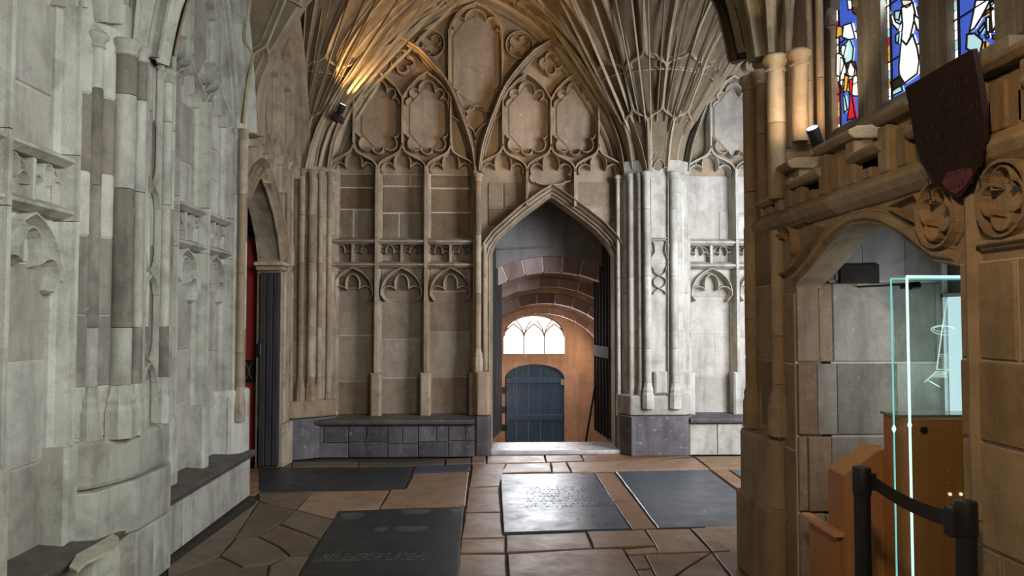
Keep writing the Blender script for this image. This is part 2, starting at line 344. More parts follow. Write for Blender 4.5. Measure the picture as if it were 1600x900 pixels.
def unit(F, uc, p, par, mstone, mrib, dz=0, zb=.44, lower=True, arch=True, upper=(1, 1, 1), lights=(-1, 0, 1), seed=0, edge=True, prj=.16):
    """three blind lights with a quatrefoil band, ogee heads and a sub-arch: one repeat of the wall panelling"""
    Z = lambda z: z+dz
    mw = .105
    for k in lights:
        c = uc+k*p; a, b = c-p/2+mw*.4, c+p/2-mw*.4
        if lower:
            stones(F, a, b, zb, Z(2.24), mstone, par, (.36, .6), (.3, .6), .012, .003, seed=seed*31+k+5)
            hb = MB()
            A = larch(c, Z(1.88), p/2-mw*.45, .33)
            hb.rib(F, A, .045, prj*.85, 'v', .0)
            hw = p/2-mw*.5
            pts = [(c-hw*.80, Z(1.82)), (c-hw*.34, Z(1.965)), (c+hw*.34, Z(1.965)), (c+hw*.80, Z(1.82))]
            hb.rib(F, lobes(pts, [.6, 1.05, .6]), .036, prj*.75, 'v')
            for s in (-1, 1): hb.rib(F, [(c+s*hw*.80, Z(1.82)), (c+s*hw*.98, Z(1.90))], .03, prj*.55, 'v')
            # spandrels
            for s in (-1, 1):
                pl = [(c+s*hw, Z(2.24))]+[(c+s*abs(q[0]-c), q[1]) for q in A[:9]]+[(c, Z(2.24))]
                hb.plate(F, pl, 0, prj*.35)
            hb.build('cusped_head', mrib, par)
            # quatrefoil band
            for j in (-1, 1):
                cc = c+j*p/4; q = p/4-.015
                bb = MB().fbox(F, cc-q, cc+q, Z(2.285), Z(2.50), -.01, .018)
                bb.rib(F, lobes([(cc-q*.95, Z(2.35)), (cc-q*.36, Z(2.39)), (cc+q*.36, Z(2.39)), (cc+q*.95, Z(2.35))], [.5, 1.0, .5]), .026, prj*.6, 'v')
                bb.rib(F, larch(cc, Z(2.40), q*.95, .09, 5), .016, prj*.5, 'v')
                bb.build('band_panel', mstone, par)
            if 1: MB().rib(F, [(c, Z(2.26)), (c, Z(2.53))], .03, prj*.7, 'box').build('band_divider', mrib, par)
            if upper[lights.index(k)]:
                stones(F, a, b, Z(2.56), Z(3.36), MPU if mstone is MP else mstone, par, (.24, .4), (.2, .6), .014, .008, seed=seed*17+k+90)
        if upper[lights.index(k)]:
            hw = p/2
            hb = MB()
            for s in (-1, 1): hb.rib(F, ogee((c+s*hw, Z(3.38)), (c, Z(3.71))), .052, prj*.95, 'ch')
            hb.build('ogee_rib', mrib, par)
            hb = MB()
            L = lobes([(c-hw*.82, Z(3.36)), (c-hw*.34, Z(3.44)), (c+hw*.34, Z(3.44)), (c+hw*.82, Z(3.36))], [.5, .9, .5])
            hb.rib(F, L, .034, prj*.72, 'v')
            for s in (-1, 1): hb.rib(F, [(c+s*hw*.42, Z(3.45)), (c+s*hw*.62, Z(3.52))], .02, prj*.5, 'v')
            hb.build('cusping', mrib, par)
    if lower:
        for z in (2.25, 2.53):
            for k in lights:
                c = uc+k*p
                MB().add([F.p(c-p/2+.02, Z(z)-.045, 0), F.p(c-p/2+.02, Z(z)-.04, prj*.75), F.p(c-p/2+.02, Z(z)-.012, prj+.02), F.p(c-p/2+.02, Z(z)+.005, prj+.02), F.p(c-p/2+.02, Z(z)+.06, 0),
                      F.p(c+p/2-.02, Z(z)-.045, 0), F.p(c+p/2-.02, Z(z)-.04, prj*.75), F.p(c+p/2-.02, Z(z)-.012, prj+.02), F.p(c+p/2-.02, Z(z)+.005, prj+.02), F.p(c+p/2-.02, Z(z)+.06, 0)],
                     [(0,1,6,5),(1,2,7,6),(2,3,8,7),(3,4,9,8),(4,3,2,1,0),(5,6,7,8,9)]).build('string_course', mrib, par)
        for j in range(len(lights)+1):
            if not edge and j in (0, len(lights)): continue
            u = uc+(lights[0]-.5+j)*p
            z = zb+.52
            MB().rib(F, [(u, z), (u, Z(2.2))], mw, prj+.03, 'ch').build('mullion', mrib, par)
            MB().rib(F, [(u, Z(2.205)), (u, Z(2.56))], mw, prj+.03, 'ch').build('mullion', mrib, par)
            MB().rib(F, [(u, Z(2.565)), (u, Z(3.42))], mw, prj+.03, 'ch').build('mullion', mrib, par)
            MB().fbox(F, u-mw*.6, u+mw*.6, zb, z, 0, prj+.035, .02).build('mullion_base', mrib, par)
    if arch:
        # upper tier
        up = MB()
        for k in (-1, 0, 1): up.rib(F, [(uc+k*p, Z(3.70)), (uc+k*p, Z(4.28))], .05, prj*.95, 'ch')
        for k in (-.5, .5):
            c = uc+k*p
            A = [(c-p/2, Z(4.27)), (c-p*.36, Z(4.40)), (c-p*.18, Z(4.51)), (c, Z(4.58)), (c+p*.18, Z(4.51)), (c+p*.36, Z(4.40)), (c+p/2, Z(4.27))]
            up.rib(F, A, .045, prj*.9, 'ch')
        up.build('tracery_rib', mrib, par)
        for k in (-.5, .5):
            c = uc+k*p; hw = p/2-.03; cu = MB()
            cu.rib(F, lobes([(c-hw*.95, Z(4.20)), (c-hw*.62, Z(4.27)), (c-hw*.38, Z(4.37)), (c+hw*.38, Z(4.37)), (c+hw*.62, Z(4.27)), (c+hw*.95, Z(4.20))], [.3, .7, .6, .7, .3]), .032, prj*.72, 'v')
            cu.rib(F, lobes([(c+hw*.95, Z(3.84)), (c+hw*.70, Z(3.80)), (c+hw*.26, Z(3.66)), (c-hw*.26, Z(3.66)), (c-hw*.70, Z(3.80)), (c-hw*.95, Z(3.84))], [.3, .6, .5, .6, .3]), .032, prj*.72, 'v')
            cu.build('cusping', mrib, par)
            MB().plate(F, [(c-hw*.8, Z(3.86)), (c, Z(3.62)), (c+hw*.8, Z(3.86)), (c+hw*.8, Z(4.22)), (c, Z(4.46)), (c-hw*.8, Z(4.22))], -.01, .014).build('panel_slab', mstone, par)
        q = MB(); rr = .075; cz = Z(4.72)
        for a in range(4):
            A = R(90*a+45)
            cx_, cz_ = uc+rr*math.cos(R(90*a)), cz+rr*math.sin(R(90*a))
            q.rib(F, arc(cx_, cz_, rr*.86, 90*a-115, 90*a+115, 10), .032, prj*.72, 'v')
        q.build('quatrefoil', mrib, par)
        MB().rib(F, parch(uc, Z(3.38), 1.5*p, 1.60), .11, prj+.06, 'sym').build('sub_arch', mrib, par)

p_ = .572
ucl = e(628, 300)[0]; ucr = e(861, 300)[0]; ucm = (ucl+ucr)/2; p_ = (ucm-ucl)/1.54
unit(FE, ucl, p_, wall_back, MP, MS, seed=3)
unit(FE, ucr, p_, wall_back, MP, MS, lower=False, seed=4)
ur = e(1111, 300)[0]+p_*1.02
unit(FE, ur, p_*1.02, wall_back, MPl, MLs, seed=5)
unit(FE, ur+3*p_*1.02+.12, p_*1.02, wall_back, MPl, MLs, seed=15)
# stones and short mullions over the doorway
for (x0, x1, y0, y1) in ((763,786,283,322),(788,822,283,322),(763,805,324,350),(897,962,283,318),(915,962,320,345)):
    a, b = e(x0, y1), e(x1, y0)
    MB().fbox(FE, a[0], b[0], a[1], b[1], -.01, .014, .006).build('stone', MPU, wall_back)
for s, yy in ((-.5, 318), (.5, 318)):
    u = ucr+s*p_; MB().rib(FE, [(u, e(800, yy+4)[1]), (u, 3.42)], .085, .15, 'ch').build('mullion', MS, wall_back)
c = ucr; hw = p_/2-.05
MB().rib(FE, lobes([(c+hw*.9, 3.36), (c+hw*.75, 3.27), (c-hw*.75, 3.27), (c-hw*.9, 3.36)], [.55, .12, .55]), .035, .1, 'ch').build('light_foot', MS, wall_back)
# door arch moulding
dm_px = [(757,640),(757,400),(762,383),(774,366),(792,350),(812,332),(833,316),(850,304),(862,297),(874,304),(892,317),(914,333),(938,352),(958,373),(968,390),(973,402),(974,640)]
dm = [e(*q) for q in dm_px]; dm[0] = (dm[1][0], .0); dm[-1] = (dm[-2][0], .0)
MB().rib(FE, dm, .13, .17, 'order2').build('door_moulding', MS, wall_back, True)

# centre panel and roundels
cp = [e(x, y) for x, y in [(701,170),(701,60),(704,38),(714,20),(728,9),(743,3),(758,9),(772,20),(782,38),(785,60),(785,170)]]
b = MB(); b.rib(FE, cp, .045, .11, 'ch')
b.rib(FE, ogee(e(701,165), e(743,215)), .035, .1, 'ch'); b.rib(FE, ogee(e(785,165), e(743,215)), .035, .1, 'ch')
b.build('tracery_rib', MS, wall_back)
b = MB()
b.rib(FE, [q for q in lobes([e(704,50), e(711,44), e(726,28), e(760,28), e(775,44), e(782,50)], [.3, .6, .5, .6, .3])], .024, .075, 'v')
b.rib(FE, lobes([e(782,132), e(773,138), e(744,163), e(716,138), e(704,132)], [.3, .62, .62, .3]), .026, .08, 'v')
b.rib(FE, lobes([e(733,192), e(731,178), e(744,164), e(757,178), e(755,192)], [.25, .3, .3, .25]), .022, .07, 'v')
b.build('cusping', MS, wall_back)
MB().plate(FE, [e(x, y) for x, y in [(708,52),(724,30),(743,20),(764,30),(778,52),(778,132),(760,150),(743,158),(726,150),(708,132)]], -.01, .014).build('panel_slab', MP, wall_back)
for (x, y, r0) in ((673,67,21),(812,68,21)):
    cu, cz = e(x, y); rr = r0/128; b = MB()
    b.rib(FE, arc(cu, cz, rr, 0, 360, 24)[:-1], .03, .09, 'ch', closed=True)
    for a in range(4):
        A = 45+90*a if x < 700 else 45+90*a
        b.rib(FE, arc(cu+rr*.47*math.cos(R(A)), cz+rr*.47*math.sin(R(A)), rr*.40, A-120, A+120, 8), .018, .065, 'v')
    b.build('roundel', MS, wall_back)
b = MB(); 
for x in (701, 785): b.rib(FE, [e(x, 150), e(x, 45)], .03, .12, 'ch')
b.build('tracery_rib', MS, wall_back)

# main wall arch
ma = [(505,272),(512,240),(522,210),(537,180),(558,146),(588,102),(622,58),(655,27),(695,2),(744,-20)]
ma = ma+[(1488-x, y) for x, y in ma[-2::-1]]
MAP = [e(*q) for q in ma]
MB().rib(FE, MAP, .30, .34, 'order2').build('wall_arch', MRIB, wall_back)
MB().rib(FE, [((a-ucm)*1.085+ucm, (z-3.3)*1.06+3.3) for a, z in MAP], .16, .40, 'sym').build('wall_arch', MRIB, wall_back)
MAP2 = [e(x+(-9 if x < 744 else 9)*1.2, y-14) for x, y in ma if x != 744]
def shaft(x, y, r, z0, z1, mat, par, base=True, cap=True, joints=(1.25, 2.1, 2.9), br=1.5, n=10, rot=0):
    """an attached shaft cut into drums with a moulded base and a ring capital"""
    zs = [z0]+[j for j in joints if z0+.3 < j < z1-.2]+[z1]
    if base:
        MB().lathe((x, y), [(r*br*1.1, z0), (r*br*1.1, z0+.16), (r*br*.95, z0+.19), (r*br*1.0, z0+.215), (r*br*.8, z0+.25), (r*1.02, z0+.30)], 8, R(22.5)).build('shaft_base', mat, par)
        zs[0] = z0+.30
    rs = random.Random(int(x*100)+int(y*57))
    for a, b in zip(zs, zs[1:]):
        m_ = MWEA if (mat is MLs and x < 0 and rs.random() < .4) else mat
        MB().lathe((x, y), [(r*.985, a+.002), (r, a+.008), (r, b-.008), (r*.985, b-.002)], n, rot).build('shaft_drum', m_, par, True)
    if cap:
        MB().lathe((x, y), [(r, z1-.01), (r+.008, z1-.004), (r+.008, z1+.008), (r+.003, z1+.018), (r+.006, z1+.03), (r+.022, z1+.05), (r+.024, z1+.07), (r+.012, z1+.085)], 10).build('capital', mat, par, True)
ZC = 3.22
def coursed(poly, zs, mats, name, par, bevel=.006):
    for i, (a, b) in enumerate(zip(zs, zs[1:])):
        MB().prism(poly, a+.003, b-.003).build(name, mats[i % len(mats)], par, bevel=bevel)
    cx_ = sum(p[0] for p in poly)/len(poly); cy_ = sum(p[1] for p in poly)/len(poly)
    MB().prism([(cx_+(p[0]-cx_)*.97, cy_+(p[1]-cy_)*.97) for p in poly], zs[0]+.004, zs[-1]-.004).build('core_mortar', MMOR, par)
def sx(xp, y): return px(xp, 400, 'Y', y).x
# mullion shaft between the halves
shaft(sx(747, 9.12), 9.13, .04, .96, ZC+.03, MS, wall_back, joints=(1.9, 2.6))
shaft(sx(757, 9.2), 9.2, .025, .44, 2.5, MS, wall_back, cap=False)
MB().prism([(sx(738, 9), 9.35), (sx(738, 9), 9.12), (sx(745, 9), 9.02), (sx(764, 9), 9.02), (sx(768, 9), 9.1), (sx(768, 9), 9.35)], 0, .46).build('jamb_plinth', MBl, wall_back, bevel=.015)
MB().prism([(sx(739, 9), 9.35), (sx(739, 9), 9.14), (sx(746, 9), 9.04), (sx(763, 9), 9.04), (sx(767, 9), 9.12), (sx(767, 9), 9.35)], .464, .98).build('jamb_plinth', MS, wall_back, bevel=.02)
# pier right of the door
PR = [(966, 9.23, .024), (975, 9.22, .028), (986, 9.12, .038), (1000, 9.04, .030), (1011, 8.98, .045), (1053, 8.98, .045), (1065, 9.1, .028), (1073, 9.18, .03)]
for i, (x, y, r) in enumerate(PR):
    shaft(sx(x, y), y, r, .55 if i > 2 else .44, ZC+.04, MLs, wall_back, br=1.45)
xa, xb = sx(968, 9.3), sx(1078, 9.3)
coursed([(xa, 9.36), (sx(975, 9.2), 9.16), (sx(1005, 9.05), 9.02), (sx(1060, 9.05), 9.02), (sx(1075, 9.2), 9.16), (xb, 9.36)], [.4, .95, 1.45, 1.9, 2.25, 2.7, 3.1, 3.5], [MLs], 'pier_stone', wall_back)
PB = [(sx(962, 9.3), 9.36), (sx(965, 9.2), 9.13), (sx(985, 8.95), 8.94), (sx(1070, 8.95), 8.93), (sx(1078, 9.1), 9.05), (sx(1078, 9.1), 9.36)]
MB().prism(PB, .0, .46).build('pier_plinth', MBl, wall_back, bevel=.012)
PBu = [(a, b+.05) if b < 9.3 else (a, b) for a, b in PB]
MB().prism(PBu, .465, .70).build('pier_plinth', MLs, wall_back, bevel=.02)
FP = Frame((0, 9.02, 0), (1, 0, 0), (0, -1, 0))
def fp(x, y): p = px(x, y, 'Y', 9.0); return (p.x, p.z)
b = MB(); b.rib(FP, [fp(1017,640), fp(1017,240)], .02, .04, 'v'); b.rib(FP, [fp(1044,640), fp(1044,240)], .02, .04, 'v'); b.build('pier_panel_frame', MLs, wall_back)
b = MB()
for (y0, y1) in ((378,396),(396,430)):
    pass
b.rib(FP, lobes([fp(1020,378), fp(1022,396), fp(1030,376), fp(1040,396), fp(1042,378)], [.1, .5, .5, .1]), .014, .04, 'v')
b.rib(FP, bez(fp(1040,396), fp(1046,408), fp(1046,414), fp(1040,420)), .014, .04, 'v')
b.rib(FP, bez(fp(1021,396), fp(1015,408), fp(1015,414), fp(1021,420)), .014, .04, 'v')
for yy in (420, 440):
    b.rib(FP, bez(fp(1021,yy), fp(1023,yy+14), fp(1038,yy+8), fp(1041,yy+20)), .014, .04, 'v')
    b.rib(FP, bez(fp(1041,yy), fp(1038,yy+14), fp(1023,yy+8), fp(1021,yy+20)), .014, .04, 'v')
b.rib(FP, [fp(1018,238), fp(1026,238), fp(1018,252)], .014, .04, 'v'); b.rib(FP, [fp(1034,238), fp(1042,238), fp(1042,254)], .014, .04, 'v')
b.rib(FP, lobes([fp(1019,268), fp(1022,262), fp(1030,250), fp(1038,262), fp(1042,268)], [.5, .2, .2, .5]), .014, .04, 'v')
for yy in (232, 372): b.rib(FP, [fp(1016,yy), fp(1045,yy)], .02, .04, 'v')
b.build('pier_tracery', MLs, wall_back)
MB().fbox(FP, fp(1022,600)[0], fp(1042,600)[0], .72, .98, -.02, .07, .02).build('pier_pedestal', MLs, wall_back)

# left corner shafts of the end wall
for i, (x, y, r) in enumerate([(471, 8.95, .035), (487, 9.02, .045), (500, 9.1, .03), (514, 9.16, .03), (523, 9.24, .022)]):
    shaft(sx(x, y), y, r, .62 if i < 3 else .44, ZC+.04, MS, wall_back, joints=(1.5, 2.25, 2.8))
coursed([(-2.45, 9.36), (-2.45, 9.0), (sx(462, 9.0), 8.98), (sx(505, 9.1), 9.12), (sx(528, 9.2), 9.26), (sx(530, 9.3), 9.36)], [0, .5, .95, 1.4, 1.85, 2.15, 2.6, 3.0, 3.4], [MS], 'corner_stone', wall_back)
MB().prism([(-2.45, 9.3), (-2.45, 8.72), (sx(437, 8.7), 8.70), (sx(490, 8.9), 8.90), (sx(528, 9.1), 9.12), (sx(528, 9.3), 9.36)], .005, .46).build('corner_plinth', MBl, wall_back, bevel=.012)
MB().prism([(-2.45, 9.3), (-2.4, 8.85), (sx(458, 8.8), 8.84), (sx(505, 9.0), 9.0), (sx(526, 9.1), 9.18), (sx(526, 9.3), 9.36)], .465, .66).build('corner_plinth', MS, wall_back, bevel=.02)

# ---- left wall
MB().plate(FL, [(-2, 0), (7.12, 0), (7.12, 6), (-2, 6)], -.3, 0).build('wall_core', MMOR, wall_left)
unit(FL, 5.90, .625, wall_left, MPl, MLs, dz=-.08, zb=.40, seed=7, prj=.11)
unit(FL, 3.32, .60, wall_left, MPl, MLs, dz=-.08, zb=.40, seed=8, prj=.11)
unit(FL, .75, .60, wall_left, MPl, MLs, dz=-.08, zb=.40, seed=9, prj=.11)
MB().rib(FL, parch(5.90, 3.28, 1.07, 1.95), .17, .28, 'sym').build('wall_arch', MLs, wall_left, True)
MB().rib(FL, parch(3.28, 3.28, 1.12, 1.95), .17, .28, 'sym').build('wall_arch', MLs, wall_left, True)
# pier between the first and second bays
shp = [(143, -2.20, .045), (158, -2.22, .022), (171, -2.17, .028), (191, -2.09, .062), (215, -2.05, .036), (229, -2.09, .020), (257, -2.10, .036), (246, -2.13, .018), (266, -2.16, .02)]
def ly(xp, X): return px(xp, 400, 'X', X).y
for i, (x, X, r) in enumerate(shp):
    y = ly(x, X)
    shaft(X, y, r, .92 if i < 7 else .9, (3.14 if i in (0, 3, 4) else 3.17 if i == 6 else 3.5 if i in (1, 2, 8) else 3.15), MLs, wall_left, cap=i in (0, 3, 4, 6, 7), joints=(1.15, 1.55, 2.35, 2.9), br=1.4)
coursed([(-2.4, 4.25), (-2.24, 4.28), (-2.13, 4.45), (-2.08, 4.62), (-2.10, 4.95), (-2.18, 5.2), (-2.4, 5.24)], [.38, .94, 1.22, 1.62, 2.06, 2.42, 2.86, 3.45], [MLs, MLs, MWEA, MWEA, MLs, MWEA, MLs], 'pier_stone', wall_left)
MB().prism([(-2.36, 4.2), (-2.14, 4.32), (-2.07, 4.50), (-2.035, 4.66), (-2.04, 5.05), (-2.10, 5.20), (-2.36, 5.26)], .66, .93).build('pier_plinth', MLs, wall_left, bevel=.03)
MB().prism([(-2.36, 4.16), (-2.10, 4.30), (-2.05, 4.56), (-2.02, 4.66), (-2.02, 5.1), (-2.07, 5.22), (-2.36, 5.28)], .36, .655).build('pier_plinth', MLs, wall_left, bevel=.01)
for (a, b, c0, c1) in ((4.60, 4.84, 0, .355), (4.85, 5.10, 0, .355)):
    MB().box((-2.34, a, c0), (-2.01, b, c1)).build('pier_block', MLs, wall_left, bevel=.01)
# spandrel tracery above pier
b = MB()
Fp = Frame((-2.09, 0, 0), (0, 1, 0), (1, 0, 0))
b.rib(Fp, [(4.76, .95), (4.76, 3.2)], .02, .035, 'v'); b.rib(Fp, [(4.96, .95), (4.96, 3.2)], .02, .035, 'v')
for z in (1.2, 1.75, 2.3):
    b.rib(Fp, bez((4.77, z), (4.79, z+.15), (4.93, z+.1), (4.95, z+.25)), .016, .035, 'v'); b.rib(Fp, bez((4.95, z), (4.93, z+.15), (4.79, z+.1), (4.77, z+.25)), .016, .035, 'v')
b.build('pier_tracery', MLs, wall_left)
# pier between second bay and the red door
for i, (x, X, r) in enumerate([(366, -2.20, .03), (377, -2.14, .035)]):
    shaft(X, ly(x, X), r, .70, 3.2, MLs if i == 0 else MS, wall_left, joints=(1.3, 2.0, 2.7), br=1.35)
coursed([(-2.45, 6.80), (-2.25, 6.82), (-2.17, 6.92), (-2.16, 7.10), (-2.3, 7.16), (-2.6, 7.16)], [0, .5, 1.0, 1.5, 1.95, 2.3, 2.75, 3.15, 3.5], [MLs, MLs, MWEA], 'pier_stone', wall_left)
MB().prism([(-2.4, 6.72), (-2.2, 6.78), (-2.12, 6.88), (-2.11, 7.1), (-2.2, 7.14), (-2.4, 7.14)], .36, .98).build('pier_plinth', MLs, wall_left, bevel=.03)
# door bay of the left wall
XD = -2.2
FD = Frame((XD, 0, 0), (0, 1, 0), (1, 0, 0))
dh = [(6.9, 0), (6.9, 2.25), (6.98, 2.5), (7.15, 2.75), (7.36, 2.93), (7.62, 3.05), (7.88, 2.91), (8.12, 2.72), (8.32, 2.48), (8.42, 2.25), (8.42, 0)]
dhp = [(7.1, 2.70), (7.36, 2.93), (7.62, 3.05), (7.88, 2.91), (8.12, 2.72), (8.32, 2.48), (8.42, 2.25), (8.42, 0)]
MB().plate(FD, dhp+[(9.3, 0), (9.3, 6), (7.1, 6)], -.25, 0).build('door_wall', MS, wall_left)
b = MB(); b.rib(FD, dhp[:-1], .10, .06, 'ch'); b.rib(FD, [(a, z+.11) for a, z in dhp[:5]]+[(8.43, 2.5), (8.53, 2.28)], .05, .08, 'roll'); b.build('door_arch', MS, wall_left)
MB().box((-2.46, 8.30, 2.17), (-2.13, 8.62, 2.21)).build('door_impost', MS, wall_left, bevel=.012)
MB().box((-2.45, 8.34, 2.12), (-2.16, 8.58, 2.168)).build('door_impost', MS, wall_left, bevel=.012)
for i, y in enumerate((8.56, 8.66, 8.76, 8.84)):
    MB().lathe((XD+.01, y), [(.028, .66), (.028, 2.12)] if i else [(.02, .46), (.02, 2.12)], 8).build('jamb_shaft', MS, wall_left, True)
for y in (8.6, 8.75):
    shaft(XD+.02, y, .028, 2.2, 3.27, MS, wall_left, joints=(2.8,), br=1.5)
MB().prism([(-2.44, 8.42), (-2.15, 8.42), (-2.12, 8.72), (-2.44, 8.72)], 0, .46).build('jamb_plinth', MS, wall_left, bevel=.012)
b = MB()
b.rib(FD, parch(8.08, 3.28, .98, 1.9), .16, .18, 'sym'); b.build('wall_arch', MS, wall_left, True)
b = MB()
for c in (7.45, 8.0, 8.55):
    for s in (-1, 1): b.rib(FD, ogee((c+s*.27, 3.2), (c, 3.62)), .05, .1, 'ch')
    b.rib(FD, [(c, 3.6), (c, 4.3)], .05, .1, 'ch')
    b.rib(FD, lobes([(c-.22, 3.24), (c-.1, 3.32), (c+.1, 3.32), (c+.22, 3.24)], [.5, .6, .5]), .026, .07, 'v')
for c in (7.72, 8.27):
    b.rib(FD, [(c-.27, 4.25), (c, 4.6), (c+.27, 4.25)], .05, .1, 'ch')
    b.rib(FD, [(c, 2.95), (c, 3.3)], .05, .1, 'ch')
    b.rib(FD, lobes([(c-.2, 4.1), (c-.1, 4.28), (c+.1, 4.28), (c+.2, 4.1)], [.6, .6, .6]), .024, .07, 'v')
b.build('tracery_rib', MS, wall_left)
# dark lobby behind the left doorway
b = MB(); b.box((-4.4, 7.1, 0), (-4.3, 9.0, 3.4)); b.box((-4.4, 8.95, 0), (-2.5, 9.1, 3.4)); b.box((-4.4, 6.6, 0), (-2.62, 6.75, 3.4)); b.box((-4.4, 6.6, 3.3), (-2.5, 9.1, 3.4))
b.build('lobby_wall', MDARKW, wall_left)

# ---- ceiling: fan vaults
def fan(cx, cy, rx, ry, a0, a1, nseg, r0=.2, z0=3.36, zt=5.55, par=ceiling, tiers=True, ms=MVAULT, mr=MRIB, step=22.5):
    H = zt-z0
    def S(a, t):
        r = r0+(1-0)*P(t); k = P(t)
        return Vector((cx+(r0+(rx-r0)*k)*math.cos(R(a)), cy+(r0+(ry-r0)*k)*math.sin(R(a)), z0+H*t))
    def N(a, t):
        d = (P(min(1, t+.01))-P(max(0, t-.01)))/(min(1, t+.01)-max(0, t-.01))*.5*(rx+ry)/H
        return Vector((math.cos(R(a)), math.sin(R(a)), -d)).normalized()
    b = MB(); nt_ = 22; na = nseg
    ts = [1-(1-i/nt_)**1.4 for i in range(nt_+1)]
    vs = [S(a0+(a1-a0)*j/na, t) for t in ts for j in range(na+1)]
    b.add(vs, [(i*(na+1)+j, i*(na+1)+j+1, (i+1)*(na+1)+j+1, (i+1)*(na+1)+j) for i in range(nt_) for j in range(na)])
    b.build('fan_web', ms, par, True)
    def rib(path, wd, h, kind='ch', name='fan_rib'):
        q = MB()
        for pth in path: q.sweep([S(a, t)-N(a, t)*.012 for a, t in pth], [N(a, t) for a, t in pth], prof(wd, h, kind))
        q.build(name, mr, par)
    st = step
    n = round((a1-a0)/st)
    T1, T2, T3 = .34, .60, .86
    for i in range(n+1):
        a = a0+i*st
        rib([[(a, T1*.78*k/5) for k in range(6)]], .07, .075)
    for i in range(n):
        a = a0+(i+.5)*st
        rib([ogee((a-st/2, T1*.76), (a, T1), 6), ogee((a+st/2, T1*.76), (a, T1), 6)], .062, .07, name='fan_head')
        rib([lobes([(a-st*.4, T1*.6), (a-st*.16, T1*.76), (a+st*.16, T1*.76), (a+st*.4, T1*.6)], [.02*0+.3]*3)], .02, .04, 'v', 'cusping') if r0 > .19 else None
        rib([[(a, T1+(T2*.86-T1)*k/4) for k in range(5)]], .07, .075)
    for i in range(n+1):
        a = a0+i*st
        pth = []
        if i: pth.append(ogee((a-st/2, T2*.85), (a, T2), 6))
        if i < n: pth.append(ogee((a+st/2, T2*.85), (a, T2), 6))
        rib(pth, .062, .07, name='fan_head')
        rib([[(a, T2+(1-T2)*k/8) for k in range(9)]], .085, .08)
    for i in range(n):
        a = a0+(i+.5)*st
        rib([[(a, T2*.86+(1-T2*.86)*k/8) for k in range(9)]], .075, .07)
    for t in (T2*.84, .955):
        rib([[(a0+(a1-a0)*k/48, t) for k in range(49)]], .045, .06, name='fan_ring')
    # cusped heads below upper ring
    for i in range(2*n):
        a = a0+(i+.5)*st/2; w_ = st*.22
        rib([[(a-w_, .87), (a-w_*.8, .905), (a-w_*.3, .92), (a, .94), (a+w_*.3, .92), (a+w_*.8, .905), (a+w_, .87)]], .035, .05, 'v', 'fan_head')
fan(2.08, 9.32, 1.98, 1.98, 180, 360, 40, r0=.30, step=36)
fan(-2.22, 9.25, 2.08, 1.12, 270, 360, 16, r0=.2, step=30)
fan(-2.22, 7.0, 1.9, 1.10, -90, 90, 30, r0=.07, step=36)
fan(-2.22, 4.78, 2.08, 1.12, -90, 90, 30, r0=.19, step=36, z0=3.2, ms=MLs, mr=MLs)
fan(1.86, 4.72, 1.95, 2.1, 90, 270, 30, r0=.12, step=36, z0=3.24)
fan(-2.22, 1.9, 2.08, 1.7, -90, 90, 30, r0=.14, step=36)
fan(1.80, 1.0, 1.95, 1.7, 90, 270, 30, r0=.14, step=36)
MB().box((-2.7, -2, 5.56), (6.5, YE+.3, 5.7)).build('vault_crown', MVAULT, ceiling)
b = MB()
for x in (-.14,): b.sweep([Vector((x, y, 5.56)) for y in (-1, 9.3)], Vector((0, 0, -1)), prof(.1, .08, 'ch'))
for y in (2.9, 5.9, 8.1): b.sweep([Vector((x, y, 5.56)) for x in (-2.3, 2.1)], Vector((0, 0, -1)), prof(.08, .07, 'ch'))
b.build('ridge_rib', MRIB, ceiling)
# transverse arch between corner bay and the walk
FT = Frame((0, 4.93, 0), (1, 0, 0), (0, -1, 0))
MB().rib(FT, parch(-.19, 3.36, 1.93, 2.12), .14, .22, 'sym').build('transverse_arch', MRIB, ceiling, True)
FT2 = Frame((0, 5.1, 0), (1, 0, 0), (0, 1, 0))
MB().rib(FT2, parch(-.19, 3.36, 1.93, 2.12), .14, .10, 'sym').build('transverse_arch', MRIB, ceiling, True)

# ---- ledges/benches
def bench(name, label, F, u0, u1, depth, top, mbase, mseat, cuts):
    g = empty(name, tuple(F.p((u0+u1)/2, 0, depth/2)), label, 'bench', 'stone benches along the walls')
    s = MB()
    s.add([F.p(u, z, h) for u in (u0, u1) for z, h in [(top-.075, 0), (top-.075, depth-.07), (top-.055, depth-.01), (top-.02, depth), (top-.004, depth-.015), (top+.02, 0)]],
          [(0,1,7,6),(1,2,8,7),(2,3,9,8),(3,4,10,9),(4,5,11,10),(5,4,3,2,1,0),(6,7,8,9,10,11)])
    s.build('seat_slab', mseat, g, bevel=.006)
    MB().fbox(F, u0+.01, u1-.01, 0, top-.076, -.02, depth-.085).build('bench_core', MMOR, g)
    us = [u0]+cuts+[u1]
    for a, b_ in zip(us, us[1:]):
        zm = .5*(top-.08)+rnd.uniform(-.03, .03); um = a+(b_-a)*rnd.uniform(.35, .65)
        if mbase is MBl:
            MB().fbox(F, a+.002, b_-.002, .002, zm-.002, depth-.10, depth-.055, .008).build('base_block', mbase, g)
            for c0, c1 in ((a, um), (um, b_)): MB().fbox(F, c0+.002, c1-.002, zm+.002, top-.08, depth-.10, depth-.055+rnd.uniform(-.004, .004), .008).build('base_block', mbase, g)
        else: MB().fbox(F, a+.004, b_-.004, .002, top-.08, depth-.10, depth-.055, .008).build('base_block', mbase, g)
    return g
ua, ub = e(484, 650)[0], sx(742, 8.9)
bench('stone_bench', 'dark stone bench along the end wall, left of the open doorway', FE, -2.02, ub, .44, .44, MBl, MSEAT, [-1.55, -1.1, -.75, -.4])
